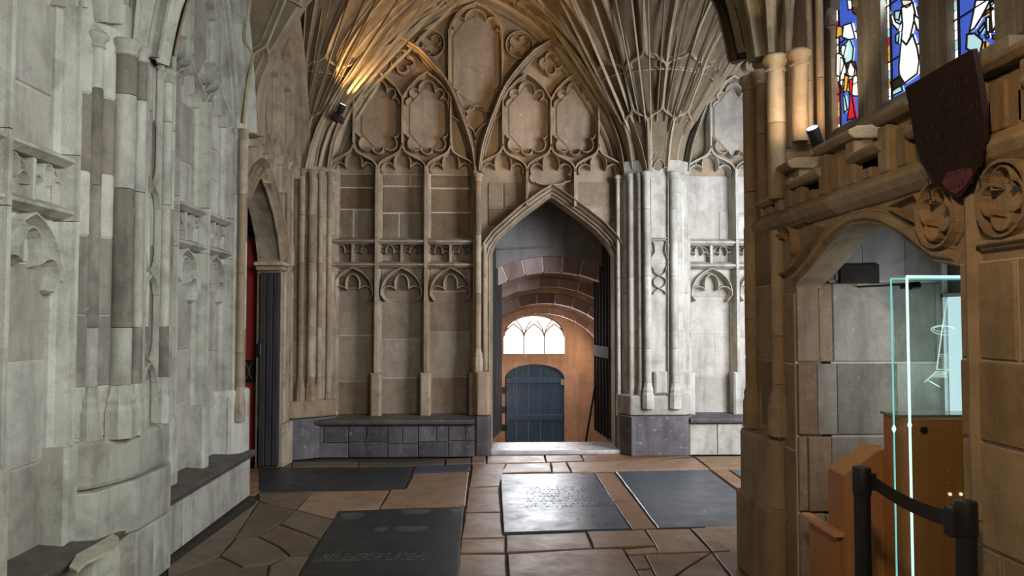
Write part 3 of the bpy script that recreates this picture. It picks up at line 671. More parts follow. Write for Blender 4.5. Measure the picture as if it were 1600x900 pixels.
bench('stone_bench', 'stone bench with pale blocks right of the doorway pier, under the pale panelling', FE, sx(1076, 8.95), 5.2, .42, .44, MLs, MBl, [2.75, 3.05, 3.8, 4.5])
bench('stone_bench', 'worn dark stone bench by the left wall, ending beside the red door', FL, 5.12, 7.10, .28, .42, MLs, MSEAT, [5.55, 6.2, 6.6])
nb = bench('stone_bench', 'stone bench with a pale patch in the front left corner', FL, 1.0, 4.62, .28, .40, MLs, MSEAT, [1.6, 2.2, 2.8, 3.4, 3.95, 4.3])

wp = [px(x, y, 'Z', .40) for x, y in [(108,888),(120,868),(150,852),(176,836),(186,842),(180,856),(160,868),(135,880),(120,895)]]
MB().prism([(p.x, p.y) for p in wp], .392, .408).build('worn_patch', stone('cream_stone', (.62,.55,.42), (.55,.48,.36), (.38,.33,.25), lime=.2), nb)['label'] = 'pale cream patch where the dark surface has worn away'
# ---- floor stones
flags = {
 'g': [[(403,722),(456,721),(456,729),(403,730)],[(457,721),(560,722),(560,728),(457,729)],[(561,722),(640,722),(694,717),(694,724),(645,727),(561,728)],
       [(697,718),(736,715),(736,723),(697,725)],
       [(403,769),(489,767),(461,796),(430,790),(405,781)],[(461,797),(522,813),(499,841),(438,818)],[(437,820),(498,842),(483,865),(453,866),(437,853),(405,838)],
       [(405,784),(459,797),(436,818),(404,836),(368,838)],[(370,841),(403,839),(435,855),(450,868),(420,880),(380,885),(345,868)],[(452,869),(482,868),(462,905),(418,905),(423,883)],
       [(345,870),(380,887),(418,884),(414,910),(300,915),(268,900)],[(404,782),(367,839),(342,868),(262,905),(262,885)]],
 'f': [[(489,768),(608,766),(592,794),(530,797),(522,811),(463,796)],
       [(646,740),(733,737),(727,790),(594,793),(611,765),(634,764)],
       [(738,725),(790,725),(780,759),(733,761)],[(732,763),(779,761),(782,800),(727,801)],[(727,802),(782,801),(785,835),(790,839),(721,841)],[(721,843),(789,841),(789,864),(718,864)],[(718,866),(790,866),(793,915),(712,915)],
       [(737,712),(759,711),(759,723),(737,724)],[(760,708),(849,708),(853,722),(761,724)],[(850,708),(904,707),(912,720),(854,722)],
       [(792,725),(860,723),(862,737),(783,739)],[(861,723),(884,722),(892,737),(863,738)],[(886,722),(1000,719),(1085,715),(1108,732),(962,735),(894,738)],
       [(906,707),(980,708),(1080,712),(1000,718),(914,721)],[(1086,713),(1260,711),(1262,731),(1140,732),(1110,732)],[(1111,734),(1138,734),(1175,760),(1175,780)],
       [(930,739),(959,738),(992,781),(957,783)],[(958,784),(993,782),(1026,825),(988,826)],
       [(791,836),(915,831),(926,856),(791,862)],[(917,830),(1006,828),(1024,852),(928,856)],[(975,858),(1024,854),(1030,863),(982,866)],
       [(1009,827),(1078,826),(1111,861),(1031,864)],[(1080,825),(1180,822),(1182,858),(1114,861)],
       [(793,866),(925,858),(973,858),(1010,915),(795,915)],[(982,868),(1006,866),(1018,888),(995,889)],[(995,891),(1018,890),(1032,915),(1010,915)],
       [(1008,866),(1110,863),(1070,888),(1050,902),(1026,902)],[(1112,864),(1150,912),(1045,912),(1072,889)],[(1114,863),(1182,860),(1195,912),(1152,912)]]}
def slab(pts, z0, z1, inset, name, mat, par, jit=0, seed=0):
    r = random.Random(seed)
    P3 = [px(x, y, 'Z', 0) for x, y in pts]; P3 = [Vector((p.x, p.y)) for p in P3]
    return slab_xy(P3, z0, z1, inset, name, mat, par, jit, seed)
def slab_xy(P3, z0, z1, inset, name, mat, par, jit=0, seed=0):
    r = random.Random(seed)
    A = sum(P3[i].x*P3[(i+1) % len(P3)].y-P3[(i+1) % len(P3)].x*P3[i].y for i in range(len(P3)))
    if A < 0: P3 = P3[::-1]
    if jit:
        Q = []
        for i, p in enumerate(P3):
            q = P3[(i+1) % len(P3)]; m = max(1, int((q-p).length/jit[0])); nn = Vector((-(q-p).y, (q-p).x)).normalized()
            for k in range(m): Q.append(p.lerp(q, k/m)+(nn*r.uniform(0, jit[1]) if k else Vector((0, 0))))
        P3 = Q
    n = len(P3); ins = []
    for i in range(n):
        a, b_, c_ = P3[i-1], P3[i], P3[(i+1) % n]
        n1 = Vector((-(b_-a).y, (b_-a).x)).normalized(); n2 = Vector((-(c_-b_).y, (c_-b_).x)).normalized()
        m = (n1+n2); m = m.normalized() if m.length > .2 else n1
        ins.append((m, 1/max(.5, m.dot(n1))))
    o1 = [P3[i]+ins[i][0]*inset*ins[i][1] for i in range(n)]; o2 = [P3[i]+ins[i][0]*(inset+.006)*ins[i][1] for i in range(n)]
    t = tessellate_polygon([[Vector((p.x, p.y, 0)) for p in o2]])
    b_ = MB(); b_.add([(p.x, p.y, z0) for p in o1]+[(p.x, p.y, z1-.004) for p in o1]+[(p.x, p.y, z1) for p in o2],
          [(i, (i+1) % n, (i+1) % n+n, i+n) for i in range(n)]+[(i+n, (i+1) % n+n, (i+1) % n+2*n, i+2*n) for i in range(n)]+[tuple(x+2*n for x in q) for q in t])
    return b_.build(name, mat, par)
sd = 0
for k, lst in flags.items():
    for pl in lst:
        sd += 1; slab(pl, -.02, rnd.uniform(-.002, .002), .0015, 'flagstone', MFd if k == 'g' else MF, floor, (.18, .006), sd)
def grid(x0, x1, y0, y1, wc, hc, seed):
    r = random.Random(seed); y = y0
    while y < y1-.05:
        h = r.uniform(*hc); h = y1-y if y1-y-h < hc[0]*.5 else h; x = x0
        while x < x1-.05:
            w_ = r.uniform(*wc); w_ = x1-x if x1-x-w_ < wc[0]*.5 else w_
            slab_xy([Vector((x, y)), Vector((x+w_, y)), Vector((x+w_, y+h)), Vector((x, y+h))], -.02, r.uniform(-.002, .002), .004, 'flagstone', MF, floor, (.2, .004), int(x*99+y*7)+900)
            x += w_
        y += h
grid(-2.06, 1.85, -1.0, 3.55, (.5, .9), (.45, .7), 3)
grid(-2.06, -1.45, 3.56, 4.55, (.5, .9), (.45, .6), 4)
grid(-1.44, .0, 3.56, 3.95, (.5, .9), (.3, .5), 4)
grid(1.7, 5.5, 5.0, 6.6, (.6, .9), (.5, .7), 5); grid(3.0, 5.5, 6.6, 8.9, (.6, .9), (.5, .7), 6)
grid(-.04, 1.7, 3.56, 4.35, (.5, .8), (.4, .5), 8)
grid(-2.7, -2.07, 7.15, 8.4, (.3, .6), (.4, .6), 9)
# ledger stones
led = [([(527,798),(725,792),(716,905),(712,960),(420,985),(466,905)], MLed, 'large black ledger stone with worn lettering, nearest in the floor', 1),
       ([(403,732),(645,730),(632,762),(403,767)], MLed, 'green-black ledger stone in front of the left part of the end wall bench', 0),
       ([(650,727),(735,725),(734,735),(645,738)], MLedB, 'small narrow navy slab set in the floor near the left door jamb', 0),
       ([(781,741),(929,739),(985,826),(786,832)], MLedB, 'shining blue-grey ledger stone with lines of small lettering, in front of the doorway', 2),
       ([(962,737),(1108,734),(1172,783),(1186,821),(1028,825)], MLedB, 'plain slate blue ledger stone right of the lettered one', 0),
       ([(1140,734),(1262,732),(1290,758),(1176,759)], MLedB, 'dark slab partly hidden by the right pier', 0)]
def scratch(F3, o, u, v, w_, h, n, mat, seed):
    """lines of small cut letters as short strokes"""
    r = random.Random(seed); b_ = MB(); x = 0
    for li in range(n):
        x = r.uniform(0, w_*.15); 
        while x < w_*r.uniform(.8, 1):
            for _ in range(2):
                a = o+u*(x+r.uniform(0, h*.3))+v*(-li*h*1.7); c = a+u*r.uniform(-.3, .5)*h+v*r.choice((1, 1, .4))*h*r.uniform(.5, 1)
                b_.sweep([a, c], F3, [(-.0022, 0), (-.0022, .0012), (.0022, .0012), (.0022, 0)])
            x += h*r.choice((.75, .75, .8, 1.6))
    return b_
for i, (pl, m, lab, t) in enumerate(led):
    o = slab(pl, -.03, .001, .003, 'ledger_stone', m, None, (.15, .004), 70+i); tag(o, lab, 'ledger stone', 'ledger stones in the pavement')
    if t:
        MSC = plain('cut_lettering', (.16,.16,.155) if t == 1 else (.03,.035,.045), .7)
        if t == 1: a, wd, h = px(478, 868, 'Z', .001), .95, .035
        else: a, wd, h = px(812, 762, 'Z', .001), .86, .055
        nl = 3 if t == 1 else 9
        scratch(Vector((0, 0, 1)), a, Vector((1, 0, 0)), Vector((0, 1, 0)), wd, h, nl, None, i).build('lettering', MSC, o)['kind'] = 'stuff'
        if t == 1:
            for (x, y, rx, ry) in ((650,799,22,4.5),(595,827,10,4),(640,826,26,5),(550,806,18,6),(714,799,9,5)):
                c = px(x, y, 'Z', .0015); sx_ = rx/1200*c.y; sy_ = ry/1.6*c.y*c.y/1200
                MB().prism([(c.x+sx_*math.cos(R(a))*(1+.12*math.sin(3*R(a))), c.y+sy_*math.sin(R(a))*(1+.15*math.cos(2*R(a)))) for a in range(0, 360, 20)], .0005, .0018).build('worn_patch', MFd if 0 else stone('worn_slate', (.10,.10,.09), (.07,.07,.065), (.05,.05,.05), rough=.6), o)

# threshold
MB().box((d0-.03, 9.12, -.01), (d1+.25, 9.75, .045)).build('threshold', stone('threshold_stone', (.55,.50,.46), (.48,.43,.4), (.3,.27,.25), rough=.28, spec=.6, bump=.2), wall_back, bevel=.015)

# ==================================================================== PASSAGE beyond the door
wall_p = empty('wall_passage', (.9, 11, 0)); tag(wall_p, kind='structure')
XC = .93
FQ = lambda y: Frame((0, y, 0), (1, 0, 0), (0, -1, 0))
def hoop(c, R0, zap, a0=8, a1=172, n=20): return arc(c, zap-R0, R0, a0, a1, n)
rings = [(10.25, 1.55, 2.23, .21, .28, 22, 15), (10.85, 1.42, 2.05, .12, .3, 18, 13), (11.35, 1.28, 1.83, .14, .3, 14, 13), (12.05, 1.13, 1.68, .10, .26, 8, 15)]
for (y, R0, za, bw, dp, a0, n) in rings:
    F = FQ(y); cz = za-R0
    for i in range(n):
        A0 = a0+(180-2*a0)*i/n+.4; A1 = a0+(180-2*a0)*(i+1)/n-.4; j = rnd.uniform(-.01, .01)
        b = MB()
        pts = arc(XC, cz, R0+j*.5, A0, A1, 3)+arc(XC, cz, R0+bw, A1, A0, 3)
        b.plate(F, pts, -dp, j); b.build('voussoir', MPASSR, wall_p)
    MB().plate(F, arc(XC, cz, R0+.014, a0, 180-a0, 24)+arc(XC, cz, R0+bw, 180-a0, a0, 24), -dp-.005, -.014).build('ring_mortar', MMOR, wall_p)
# vault shells between rings
ys = [10.25, 10.85, 11.35, 12.05, 12.55]
for i in range(4):
    (y, R0, za, bw, dp, a0, n) = rings[i]; b = MB(); Ro = R0+bw*.92; cz = za-R0
    pts = arc(XC, cz, Ro, -5, 185, 26)+arc(XC, cz, Ro+.1, 185, -5, 26)
    b.plate(FQ(ys[i]+.02), pts, -(ys[i+1]-ys[i]+.02), 0); b.build('passage_vault', MPASS, wall_p, True)
def headwall(y, R0, za, mat, name, top=3.6, th=.12):
    cz = za-R0; A = arc(XC, cz, R0, 180, 0, 26)
    MB().plate(FQ(y), [(-1.6, -1.2), (XC-R0, -1.2)]+A+[(XC+R0, -1.2), (3.4, -1.2), (3.4, top), (-1.6, top)], -th, 0).build(name, mat, wall_p)
headwall(10.2, 1.76, 2.44, MDARKW, 'lintel_wall')
b = MB(); b.rib(FQ(10.2), [(-.3, 2.44), (.1, 2.52), (.9, 2.56)], .03, .03, 'roll'); b.build('lintel_roll', MDARKW, wall_p)
b = MB(); b.box((-.35, 9.66, -1.2), (-.15, 10.2, 3.6)); b.box((2.2, 9.66, -1.2), (2.35, 10.2, 3.6)); b.box((-1.6, 9.6, 3.5), (3.4, 12.7, 3.6)); b.build('passage_side', MDARKW, wall_p)
b = MB()
for s in (-1, 1):
    for i in range(4):
        (y, R0, za, bw, dp, a0, n) = rings[i]; Ro = R0+bw
        x = XC+s*Ro; b.box((min(x, x+s*.1), ys[i], -1.2), (max(x, x+s*.1), ys[i+1]+.02, za-R0+.05))
b.build('passage_side', MPASS, wall_p)
# steps down and lower floor
for i in range(5):
    MB().box((-.3, 9.75+i*.3, -.9), (2.3, 10.05+i*.3+.02, -.02-.17*i)).build('step', MF, wall_p, bevel=.01)
MB().box((-1.5, 11.2, -1.0), (3.3, 12.7, -.88)).build('passage_floor', MFd, wall_p)
# far wall with window and door
YF = 12.5; FF = FQ(YF)
def g(x, y): p = px(x, y, 'Y', YF); return (p.x, p.z)
wx0, wz0 = g(787, 553); wx1, wz1 = g(883, 492)
wcx = (wx0+wx1)/2; ww = (wx1-wx0)/2
zs = wz0+(wz1-wz0)*.45
wloop = [(wx0, wz0), (wx0, zs)]+[(wcx-ww*math.cos(R(a)), zs+(wz1-zs)*math.sin(R(a))**.9) for a in range(15, 180, 15)]+[(wx1, zs), (wx1, wz0)]
dx0, _ = g(789, 650); dx1, dz1 = g(882, 569); dzs = g(800, 590)[1]; dcx = (dx0+dx1)/2; dw = (dx1-dx0)/2
dloop = [(dx0, -.9), (dx0, dzs)]+[(dcx-dw*math.cos(R(a)), dzs+(dz1-dzs)*math.sin(R(a))) for a in range(15, 180, 15)]+[(dx1, dzs), (dx1, -.9)]
b = MB()
b.plate(FF, [(-1.6, -1.2), (-1.6, 3.6), (wcx, 3.6), (wcx, wz1)]+[q for q in wloop if q[0] < wcx-.01][::-1]+[(dx0, wz0), (dx0, -1.2)], -.3, 0)
b.plate(FF, [(3.4, -1.2), (3.4, 3.6), (wcx, 3.6), (wcx, wz1)]+[q for q in wloop if q[0] > wcx+.01]+[(dx1, wz0), (dx1, -1.2)], -.3, 0)
b.plate(FF, [(dx0, wz0)]+[(dx0, dzs)]+[q for q in dloop[2:-2]]+[(dx1, dzs), (dx1, wz0)], -.3, 0)
b.build('far_wall', MPASS, wall_p)
win1 = empty('window_1', (wcx, YF+.12, wz0)); tag(win1, kind='structure')
F2 = FQ(YF+.12)
b = MB(); b.rib(F2, wloop[1:-1], .05, .06, 'ch'); 
tw = (wx1-wx0)/3
b.build('window_frame', MS, win1)
for k in (-.5, .5): MB().rib(F2, [(wcx+k*tw, wz0), (wcx+k*tw, zs)], .022, .04, 'ch').build('window_mullion', MS, win1)
b = MB()
for k in (-1, 0, 1):
    c = wcx+k*tw
    for s in (-1, 1): b.rib(F2, bez((c+s*tw/2, zs-.02), (c+s*tw/2, zs+.08), (c+s*tw*.2, zs+.15), (c, zs+.2), 6), .024, .04, 'ch')
for k in (-.5, .5):
    c = wcx+k*tw; b.rib(F2, [(c, zs), (c-.03, zs+.12), (c-.12, zs+.26)], .02, .04, 'ch'); b.rib(F2, [(c, zs), (c+.03, zs+.12), (c+.12, zs+.26)], .02, .04, 'ch')
b.build('window_tracery', MS, win1)
for k in (-1, 0, 1):
    MB().fbox(F2, wcx+(k-.5)*tw+.004, wcx+(k+.5)*tw-.004, wz0, wz1+.01, -.03, -.02).build('window_pane', MWIN, win1)
bd = empty('passage_door', (dcx, YF+.1, -.9), 'dark blue boarded door with a low arched top, beneath the bright window', 'door')
F3 = FQ(YF+.06)
for i in range(5):
    a = dx0+(dx1-dx0)*i/5; c = dx0+(dx1-dx0)*(i+1)/5
    zt = lambda x: dzs+(dz1-dzs)*math.sqrt(max(0, 1-((x-dcx)/dw)**2))
    MB().plate(F3, [(a+.003, -.88), (c-.003, -.88), (c-.003, zt(c-.003)), ((a+c)/2, zt((a+c)/2)), (a+.003, zt(a+.003))], -.05, 0).build('board', MBLUE, bd)
for z in (.55, -.05): MB().fbox(F3, dx0+.02, dx1-.02, z, z+.09, 0, .025, .005).build('rail', MBLUE, bd)
for y in (610, 640, 668): c = g(787, y); MB().fbox(FF, c[0]-.06, c[0]+.03, c[1]-.05, c[1]+.05, 0, .03, .005).build('hinge', MIRON, bd)
c = g(880, 597); MB().fbox(F3, c[0]-.03, c[0]+.03, c[1]-.05, c[1]+.04, 0, .03, .005).build('lock', plain('steel_lock', (.6,.58,.55), .3, .6), bd)
# leaning pole
pole = MB().tube([px(913, 700, 'Y', 10.0)-Vector((0,0,.03)), px(937, 560, 'Y', 10.9)], .014).build('pole', MIRON); tag(pole, 'thin dark pole leaning inside the doorway, right of the blue door', 'pole')

# door leaves
def leaf(name, label, hx, hy, ex, ey, z0, zt0, zt1, par_n, mat, rail=True, handle=None):
    g_ = empty(name, (hx, hy, z0), label, 'door', 'leaves of the open oak door')
    U = Vector((ex-hx, ey-hy, 0)); W = U.length; U.normalize(); N = Vector((-U.y, U.x, 0))
    if N.dot(Vector((-hx+.8, -hy, 0))) < 0: N = -N
    F = Frame((hx, hy, 0), U, N)
    zt = lambda u: zt0+(zt1-zt0)*math.sin(math.pi/2*min(1, u/W))
    bk = MB().plate(F, [(0, z0), (W, z0), (W, zt(W)), (W*.66, zt(W*.66)), (W*.33, zt(W*.33)), (0, zt(0))], -.04, 0).build('door_backing', mat, g_)
    n = par_n
    for i in range(n):
        a, c_ = W*i/n, W*(i+1)/n
        MB().plate(F, [(a+.012, z0+.03), (c_-.012, z0+.03), (c_-.012, zt(c_)-.06), (a+.012, zt(a)-.06)], 0, .018).build('plank', mat, bk)
    for i in range(n+1):
        u = min(W-.012, max(.012, W*i/n)); MB().rib(F, [(u, z0), (u, zt(u)-.01)], .028, .045, 'ch').build('batten', mat, bk)
    if rail: MB().fbox(F, 0, W, 1.09, 1.24, 0, .055, .006).build('rail', MOAK2, g_)
    return g_, F, W
g1, F1, W1 = leaf('door_leaf', 'right leaf of the open dark oak door with vertical battens and a brown rail', d1+.03, 9.68, d1-.03, 10.62, .06, 2.4, 3.0, 5, MOAK)
g2, F22, W2 = leaf('door_leaf', 'left leaf of the open oak door, seen almost edge on, with an iron handle', d0-.06, 9.68, d0+.10, 10.62, .06, 2.4, 3.0, 5, MOAK, False)
hp = px(775, 549, 'Y', 10.45)
b = MB().tube([hp+Vector((-.07, 0, 0)), hp+Vector((.03, 0, 0))], .012); b.lathe((hp.x+.02, hp.y), [(.01, hp.z-.03), (.028, hp.z-.015), (.028, hp.z+.015), (.01, hp.z+.03)], 8); b.build('handle', MIRON, g2)

# ---- red door and dark leaf of the left doorway
rd = empty('red_door', (-2.9, 8.62, 0), 'red panelled door leaf with black and gilt ironwork bands in the left doorway', 'door')
FRD = Frame((0, 8.62, 0), (1, 0, 0), (0, -1, 0))
xr1 = px(405, 500, 'Y', 8.62).x; xr0 = xr1-.85
MB().fbox(FRD, xr0, xr1, .02, 2.95, -.04, 0).build('panel', MRED, rd)
def rr(x, y): p = px(x, y, 'Y', 8.6); return (p.x, p.z)
for z0_, z1_ in ((rr(390, 598)[1], rr(390, 562)[1]), (rr(390, 372)[1], rr(390, 352)[1])):
    ib = MB().fbox(FRD, xr0, xr1, z0_, z1_, 0, .012).build('iron_band', MIRON, rd)
MB().rib(FRD, [(xr1-.012, .02), (xr1-.012, 2.95)], .022, .03, 'ch').build('gilt_edge', MGOLD, rd)
b = MB()
zc = (rr(390, 598)[1]+rr(390, 562)[1])/2; hh = .13
for i in range(6):
    c = xr1-.10-i*.17
    for s in (-1, 1): b.rib(FRD, bez((c+s*.075, zc-hh), (c-s*.02, zc-hh*.4), (c-s*.02, zc+hh*.4), (c+s*.075, zc+hh)), .014, .03, 'v')
b.rib(FRD, [(xr0, zc+hh), (xr1, zc+hh)], .012, .025, 'v'); b.rib(FRD, [(xr0, zc-hh), (xr1, zc-hh)], .012, .025, 'v')
zc = rr(390, 360)[1]
for i in range(6):
    c = xr1-.10-i*.17
    b.rib(FRD, arc(c, zc, .07, 0, 360, 14)[:-1], .012, .025, 'v', closed=True)
b.build('gilt_scrollwork', MGOLD, ib)['kind'] = 'stuff'
bl = empty('oak_door_edge', (-2.4, 8.38, 0), 'black oak door leaf folded back against the far jamb beside the red door', 'door')
FB = Frame((0, 8.40, 0), (1, 0, 0), (0, -1, 0))
xb0, xb1 = px(406, 500, 'Y', 8.38).x, px(437, 500, 'Y', 8.38).x
MB().fbox(FB, xb0, xb1, .02, 2.1, -.01, .02).build('backing', MOAK, bl)
for i in range(3):
    a = xb0+(xb1-xb0)*i/3; MB().fbox(FB, a+.004, a+(xb1-xb0)/3-.004, .03, 2.08, .02, .04, .006).build('plank', MOAK, bl)
MB().fbox(FB, xb0-.01, xb0+.03, 1.2, 1.34, .035, .07, .01).build('latch', MIRON, bl)

# ==================================================================== RIGHT WALL
ra_px = [(1245,445),(1262,428),(1285,400),(1310,370),(1335,353),(1360,349),(1385,353),(1415,368),(1445,392),(1468,410),(1500,415)]
RA = [r_(*q) for q in ra_px]      # decreasing Y
YJ1, YJ0 = RA[0][0]-.0, RA[-1][0]
low = [(4.95, 0), (YJ1+.04, 0), (YJ1+.04, RA[0][1]-.03)]+RA+[(YJ0, 0), (-2, 0), (-2, 2.2), (4.95, 2.2)]
MB().plate(FR, low, -.15, 0).build('wall_core', MR, wall_right)
# arch moulding
b = MB(); b.rib(FR, [(a, z+.035) for a, z in RA], .07, .035, 'roll'); b.build('recess_arch', MR, wall_right, True)
# cornice below the frieze
def course(F, u0, u1, pts, name, mat, par):
    n = len(pts)
    MB().add([F.p(u, z, h) for u in (u0, u1) for z, h in pts], [(i, (i+1) % n, (i+1) % n+n, i+n) for i in range(n)]+[tuple(range(n)), tuple(range(n, 2*n))[::-1]]).build(name, mat, par, bevel=.006)
cz = r_(1193, 358)[1]
for a, b_ in ((-1, 1.4), (1.403, 2.6), (2.603, 3.7), (3.703, 4.88)):
    course(FR, a, b_, [(cz-.05, -.1), (cz-.05, .015), (cz-.02, .05), (cz+.015, .07), (cz+.03, .065), (cz+.075, .01), (cz+.075, -.1)], 'string_course', MR, wall_right)
# frieze of little blind panels with crenellated top
z0f, z1f = cz+.075, 2.36
MB().box((XR+.03, -1, z0f), (XR+.33, 4.85, z1f)).build('frieze_core', MR, wall_right)
y = 4.80; i = 0
while y > 0:
    hi = any(c_ <= y-.04 <= a_ for a_, c_ in ((4.52, 4.24), (3.88, 3.52), (3.28, 3.02), (2.66, 2.34), (2.0, .5)))
    MB().box((XR-.014, y-.085, z0f), (XR+.04, y, (2.44 if hi else 2.325)-(.04 if i % 2 else 0))).build('frieze_block', MR, wall_right, bevel=.008)
    y -= .15; i += 1
merl = [(4.85, 4.52, 2.30, 0), (4.52, 4.24, 2.455, 0), (4.24, 3.88, 2.34, 0), (3.88, 3.52, 2.455, 0), (3.52, 3.28, 2.34, 0), (3.28, 3.02, 2.455, 0), (3.02, 2.66, 2.34, 0), (2.66, 2.34, 2.455, 0), (2.34, 2.0, 2.34, 0), (2.0, .5, 2.455, 0)]
for k, (a, c_, zl, zh) in enumerate(merl):
    MB().box((XR+.03, c_, z1f-.10), (XR+.30, a, zl)).build('merlon', MR, wall_right)
    course(FR, c_-.02, a+.02, [(zl-.01, -.3), (zl-.01, .02), (zl+.012, .045), (zl+.03, .042), (zl+.05, 0), (zl+.07, -.3)], 'coping', MR, wall_right)
# sloping sill behind, up to the glass
XW = 2.12
course(FR, .3, 4.7, [(2.25, -.2), (2.42, -.08), (2.745, XR-XW), (2.25, XR-XW)], 'window_sill', MRG, wall_right)
# pier at the corner
shr = [(1172, 1.70, .045), (1190, 1.74, .035), (1213, 1.73, .055), (1232, 1.83, .02), (1250, 1.83, .048), (1266, 1.92, .02), (1283, 1.96, .022)]
def ry(xp, X): return px(xp, 200, 'X', X).y
for i, (x, X, r) in enumerate(shr):
    z0_ = .95 if i in (0, 1, 2) else 2.62
    y = ry(x, X)
    top = 3.07 if i else 3.06
    if i in (0,):
        shaft(X, y, r, .92, top, MR, wall_right, joints=(1.6, 2.4), br=1.3)
    elif i in (1, 2):
        shaft(X, y, r, 2.3, top, MR, wall_right, base=False, joints=(2.75,), br=1.3)
        shaft(X+.0, y, r*.8, .92, 2.12, MR, wall_right, cap=False, joints=(1.5,), br=1.4)
    else:
        shaft(X, y, r, z0_, top if i == 4 else 3.9, MR, wall_right, base=False, cap=i == 4, joints=(3.0,), br=1.3)
coursed([(1.80, 4.98), (1.76, 4.86), (1.80, 4.60), (1.90, 4.52), (1.98, 4.50), (2.08, 4.68), (2.4, 4.8), (2.4, 4.98)], [2.3, 2.8, 3.2, 3.7, 6], [MR], 'pier_stone', wall_right)
coursed([(1.72, 5.0), (1.70, 4.9), (1.72, 4.45), (1.76, 4.41), (2.3, 4.41), (2.3, 5.0)], [.5, .95, 1.35, 1.8, 2.2], [MR, MB_], 'pier_stone', wall_right)
MB().prism([(1.72, 5.03), (1.66, 4.95), (1.665, 4.50), (1.72, 4.42), (2.0, 4.42), (2.0, 5.03)], .0, .90).build('pier_plinth', MR, wall_right, bevel=.03)
MB().prism([(1.70, 5.05), (1.64, 4.98), (1.645, 4.46), (1.70, 4.40), (2.0, 4.40), (2.0, 5.05)], .0, .50).build('pier_plinth', MR, wall_right, bevel=.02)
# lower jamb: brown stones
stones(FR, YJ1+.03, 4.42, .0, 1.74, MB_, wall_right, (.28, .5), (.12, .2), .012, .004, seed=5)
# side outside wall facing the right arm
MB().box((1.95, 4.95, 0), (6.5, 5.1, 1.0)).build('arm_wall', MR, wall_right)
MB().box((1.95, 4.95, 4.4), (6.5, 5.1, 6)).build('arm_wall', MR, wall_right)
for x in (2.0, 3.4, 4.8): MB().box((x, 4.95, 1.0), (x+.25, 5.12, 4.4)).build('arm_wall_pier', MR, wall_right)
# upper wall around windows
MB().box((XW-.05, -2, 4.15), (XW+.25, 4.8, 6)).build('wall_upper', MR, wall_right)
MB().box((XW+.08, -2, 2.2), (XW+.25, 1.2, 4.2)).build('wall_upper', MR, wall_right)
def ry2(x, y=100): return px(x, y, 'X', XW).y
lights = [(ry2(1304), ry2(1345)), (ry2(1383), ry2(1443)), (ry2(1487), ry2(1563))]
lights.append((lights[2][1]-.22, lights[2][1]-.6))
win2 = empty('window_2', (XW, 3.8, 2.76)); tag(win2, kind='structure')
FW = Frame((XW, 0, 0), (0, 1, 0), (-1, 0, 0))
edges = [4.72]+[v for a, b_ in lights for v in (a, b_)]+[1.2]
for i in range(0, len(edges), 2):
    a, c_ = edges[i], edges[i+1]; m = (a+c_)/2; wd = a-c_
    MB().plate(FW, [(c_, 2.72), (a, 2.72), (a, 4.3), (c_, 4.3)], -.1, .02).build('window_mullion', MRG, win2)
    if 0 < i < len(edges)-2:
        MB().rib(FW, [(m, 2.60), (m, 4.3)], wd*.8, .04, 'sym').build('window_mullion', MRG, win2, True)
# cusped head in each light
for (a, c_) in lights:
    m = (a+c_)/2; hw = (a-c_)/2; b = MB()
    A = larch(m, 3.34, hw, .5); b.plate(FW, [(m-hw, 4.3), (m-hw, 3.34)]+A[1:-1]+[(m+hw, 3.34), (m+hw, 4.3)], -.04, .03)
    b.rib(FW, lobes([(m-hw, 3.36), (m-hw*.6, 3.46), (m+hw*.6, 3.46), (m+hw, 3.36)], [.4, .6, .4]), .03, .05, 'v')
    b.build('window_head', MRG, win2)

# stained glass
def gl(name, c, s): return glow(name, c, s, .25)
GB = gl('blue_glass', (.05,.12,.62), .9); GB2 = gl('deep_blue_glass', (.03,.08,.42), .8); GW = gl('white_glass', (.95,.97,.92), 1.25); GC = gl('cream_glass', (.93,.86,.66), 1.0)
GR = gl('red_glass', (.65,.02,.03), .8); GY = gl('amber_glass', (.75,.42,.06), .9); GT = gl('pale_cyan_glass', (.45,.75,.82), .95); GG = gl('green_glass', (.03,.25,.12), .5); GBr = gl('brown_glass', (.22,.06,.04), .5); GD = plain('dark_glass', (.02,.03,.06), .3)
FG = Frame((XW+.02, 0, 0), (0, 1, 0), (-1, 0, 0))
def gp(x, y): p = px(x, y, 'X', XW+.02); return (p.y, p.z)
def clampu(pts, a, c_): return [(min(a, max(c_, u)), max(2.70, z)) for u, z in pts]
def pane(pts, mat, par, lv, bb):
    q = clampu([gp(*s) for s in pts], *bb)
    MB().plate(FG, q, 0, .004+.003*lv).build('pane', mat, par)
    MB().rib(Frame(FG.p(0, 0, .004+.003*lv), FG.U, FG.N), q, .008, .005, 'box', closed=True).build('lead_came', MLEAD, par)
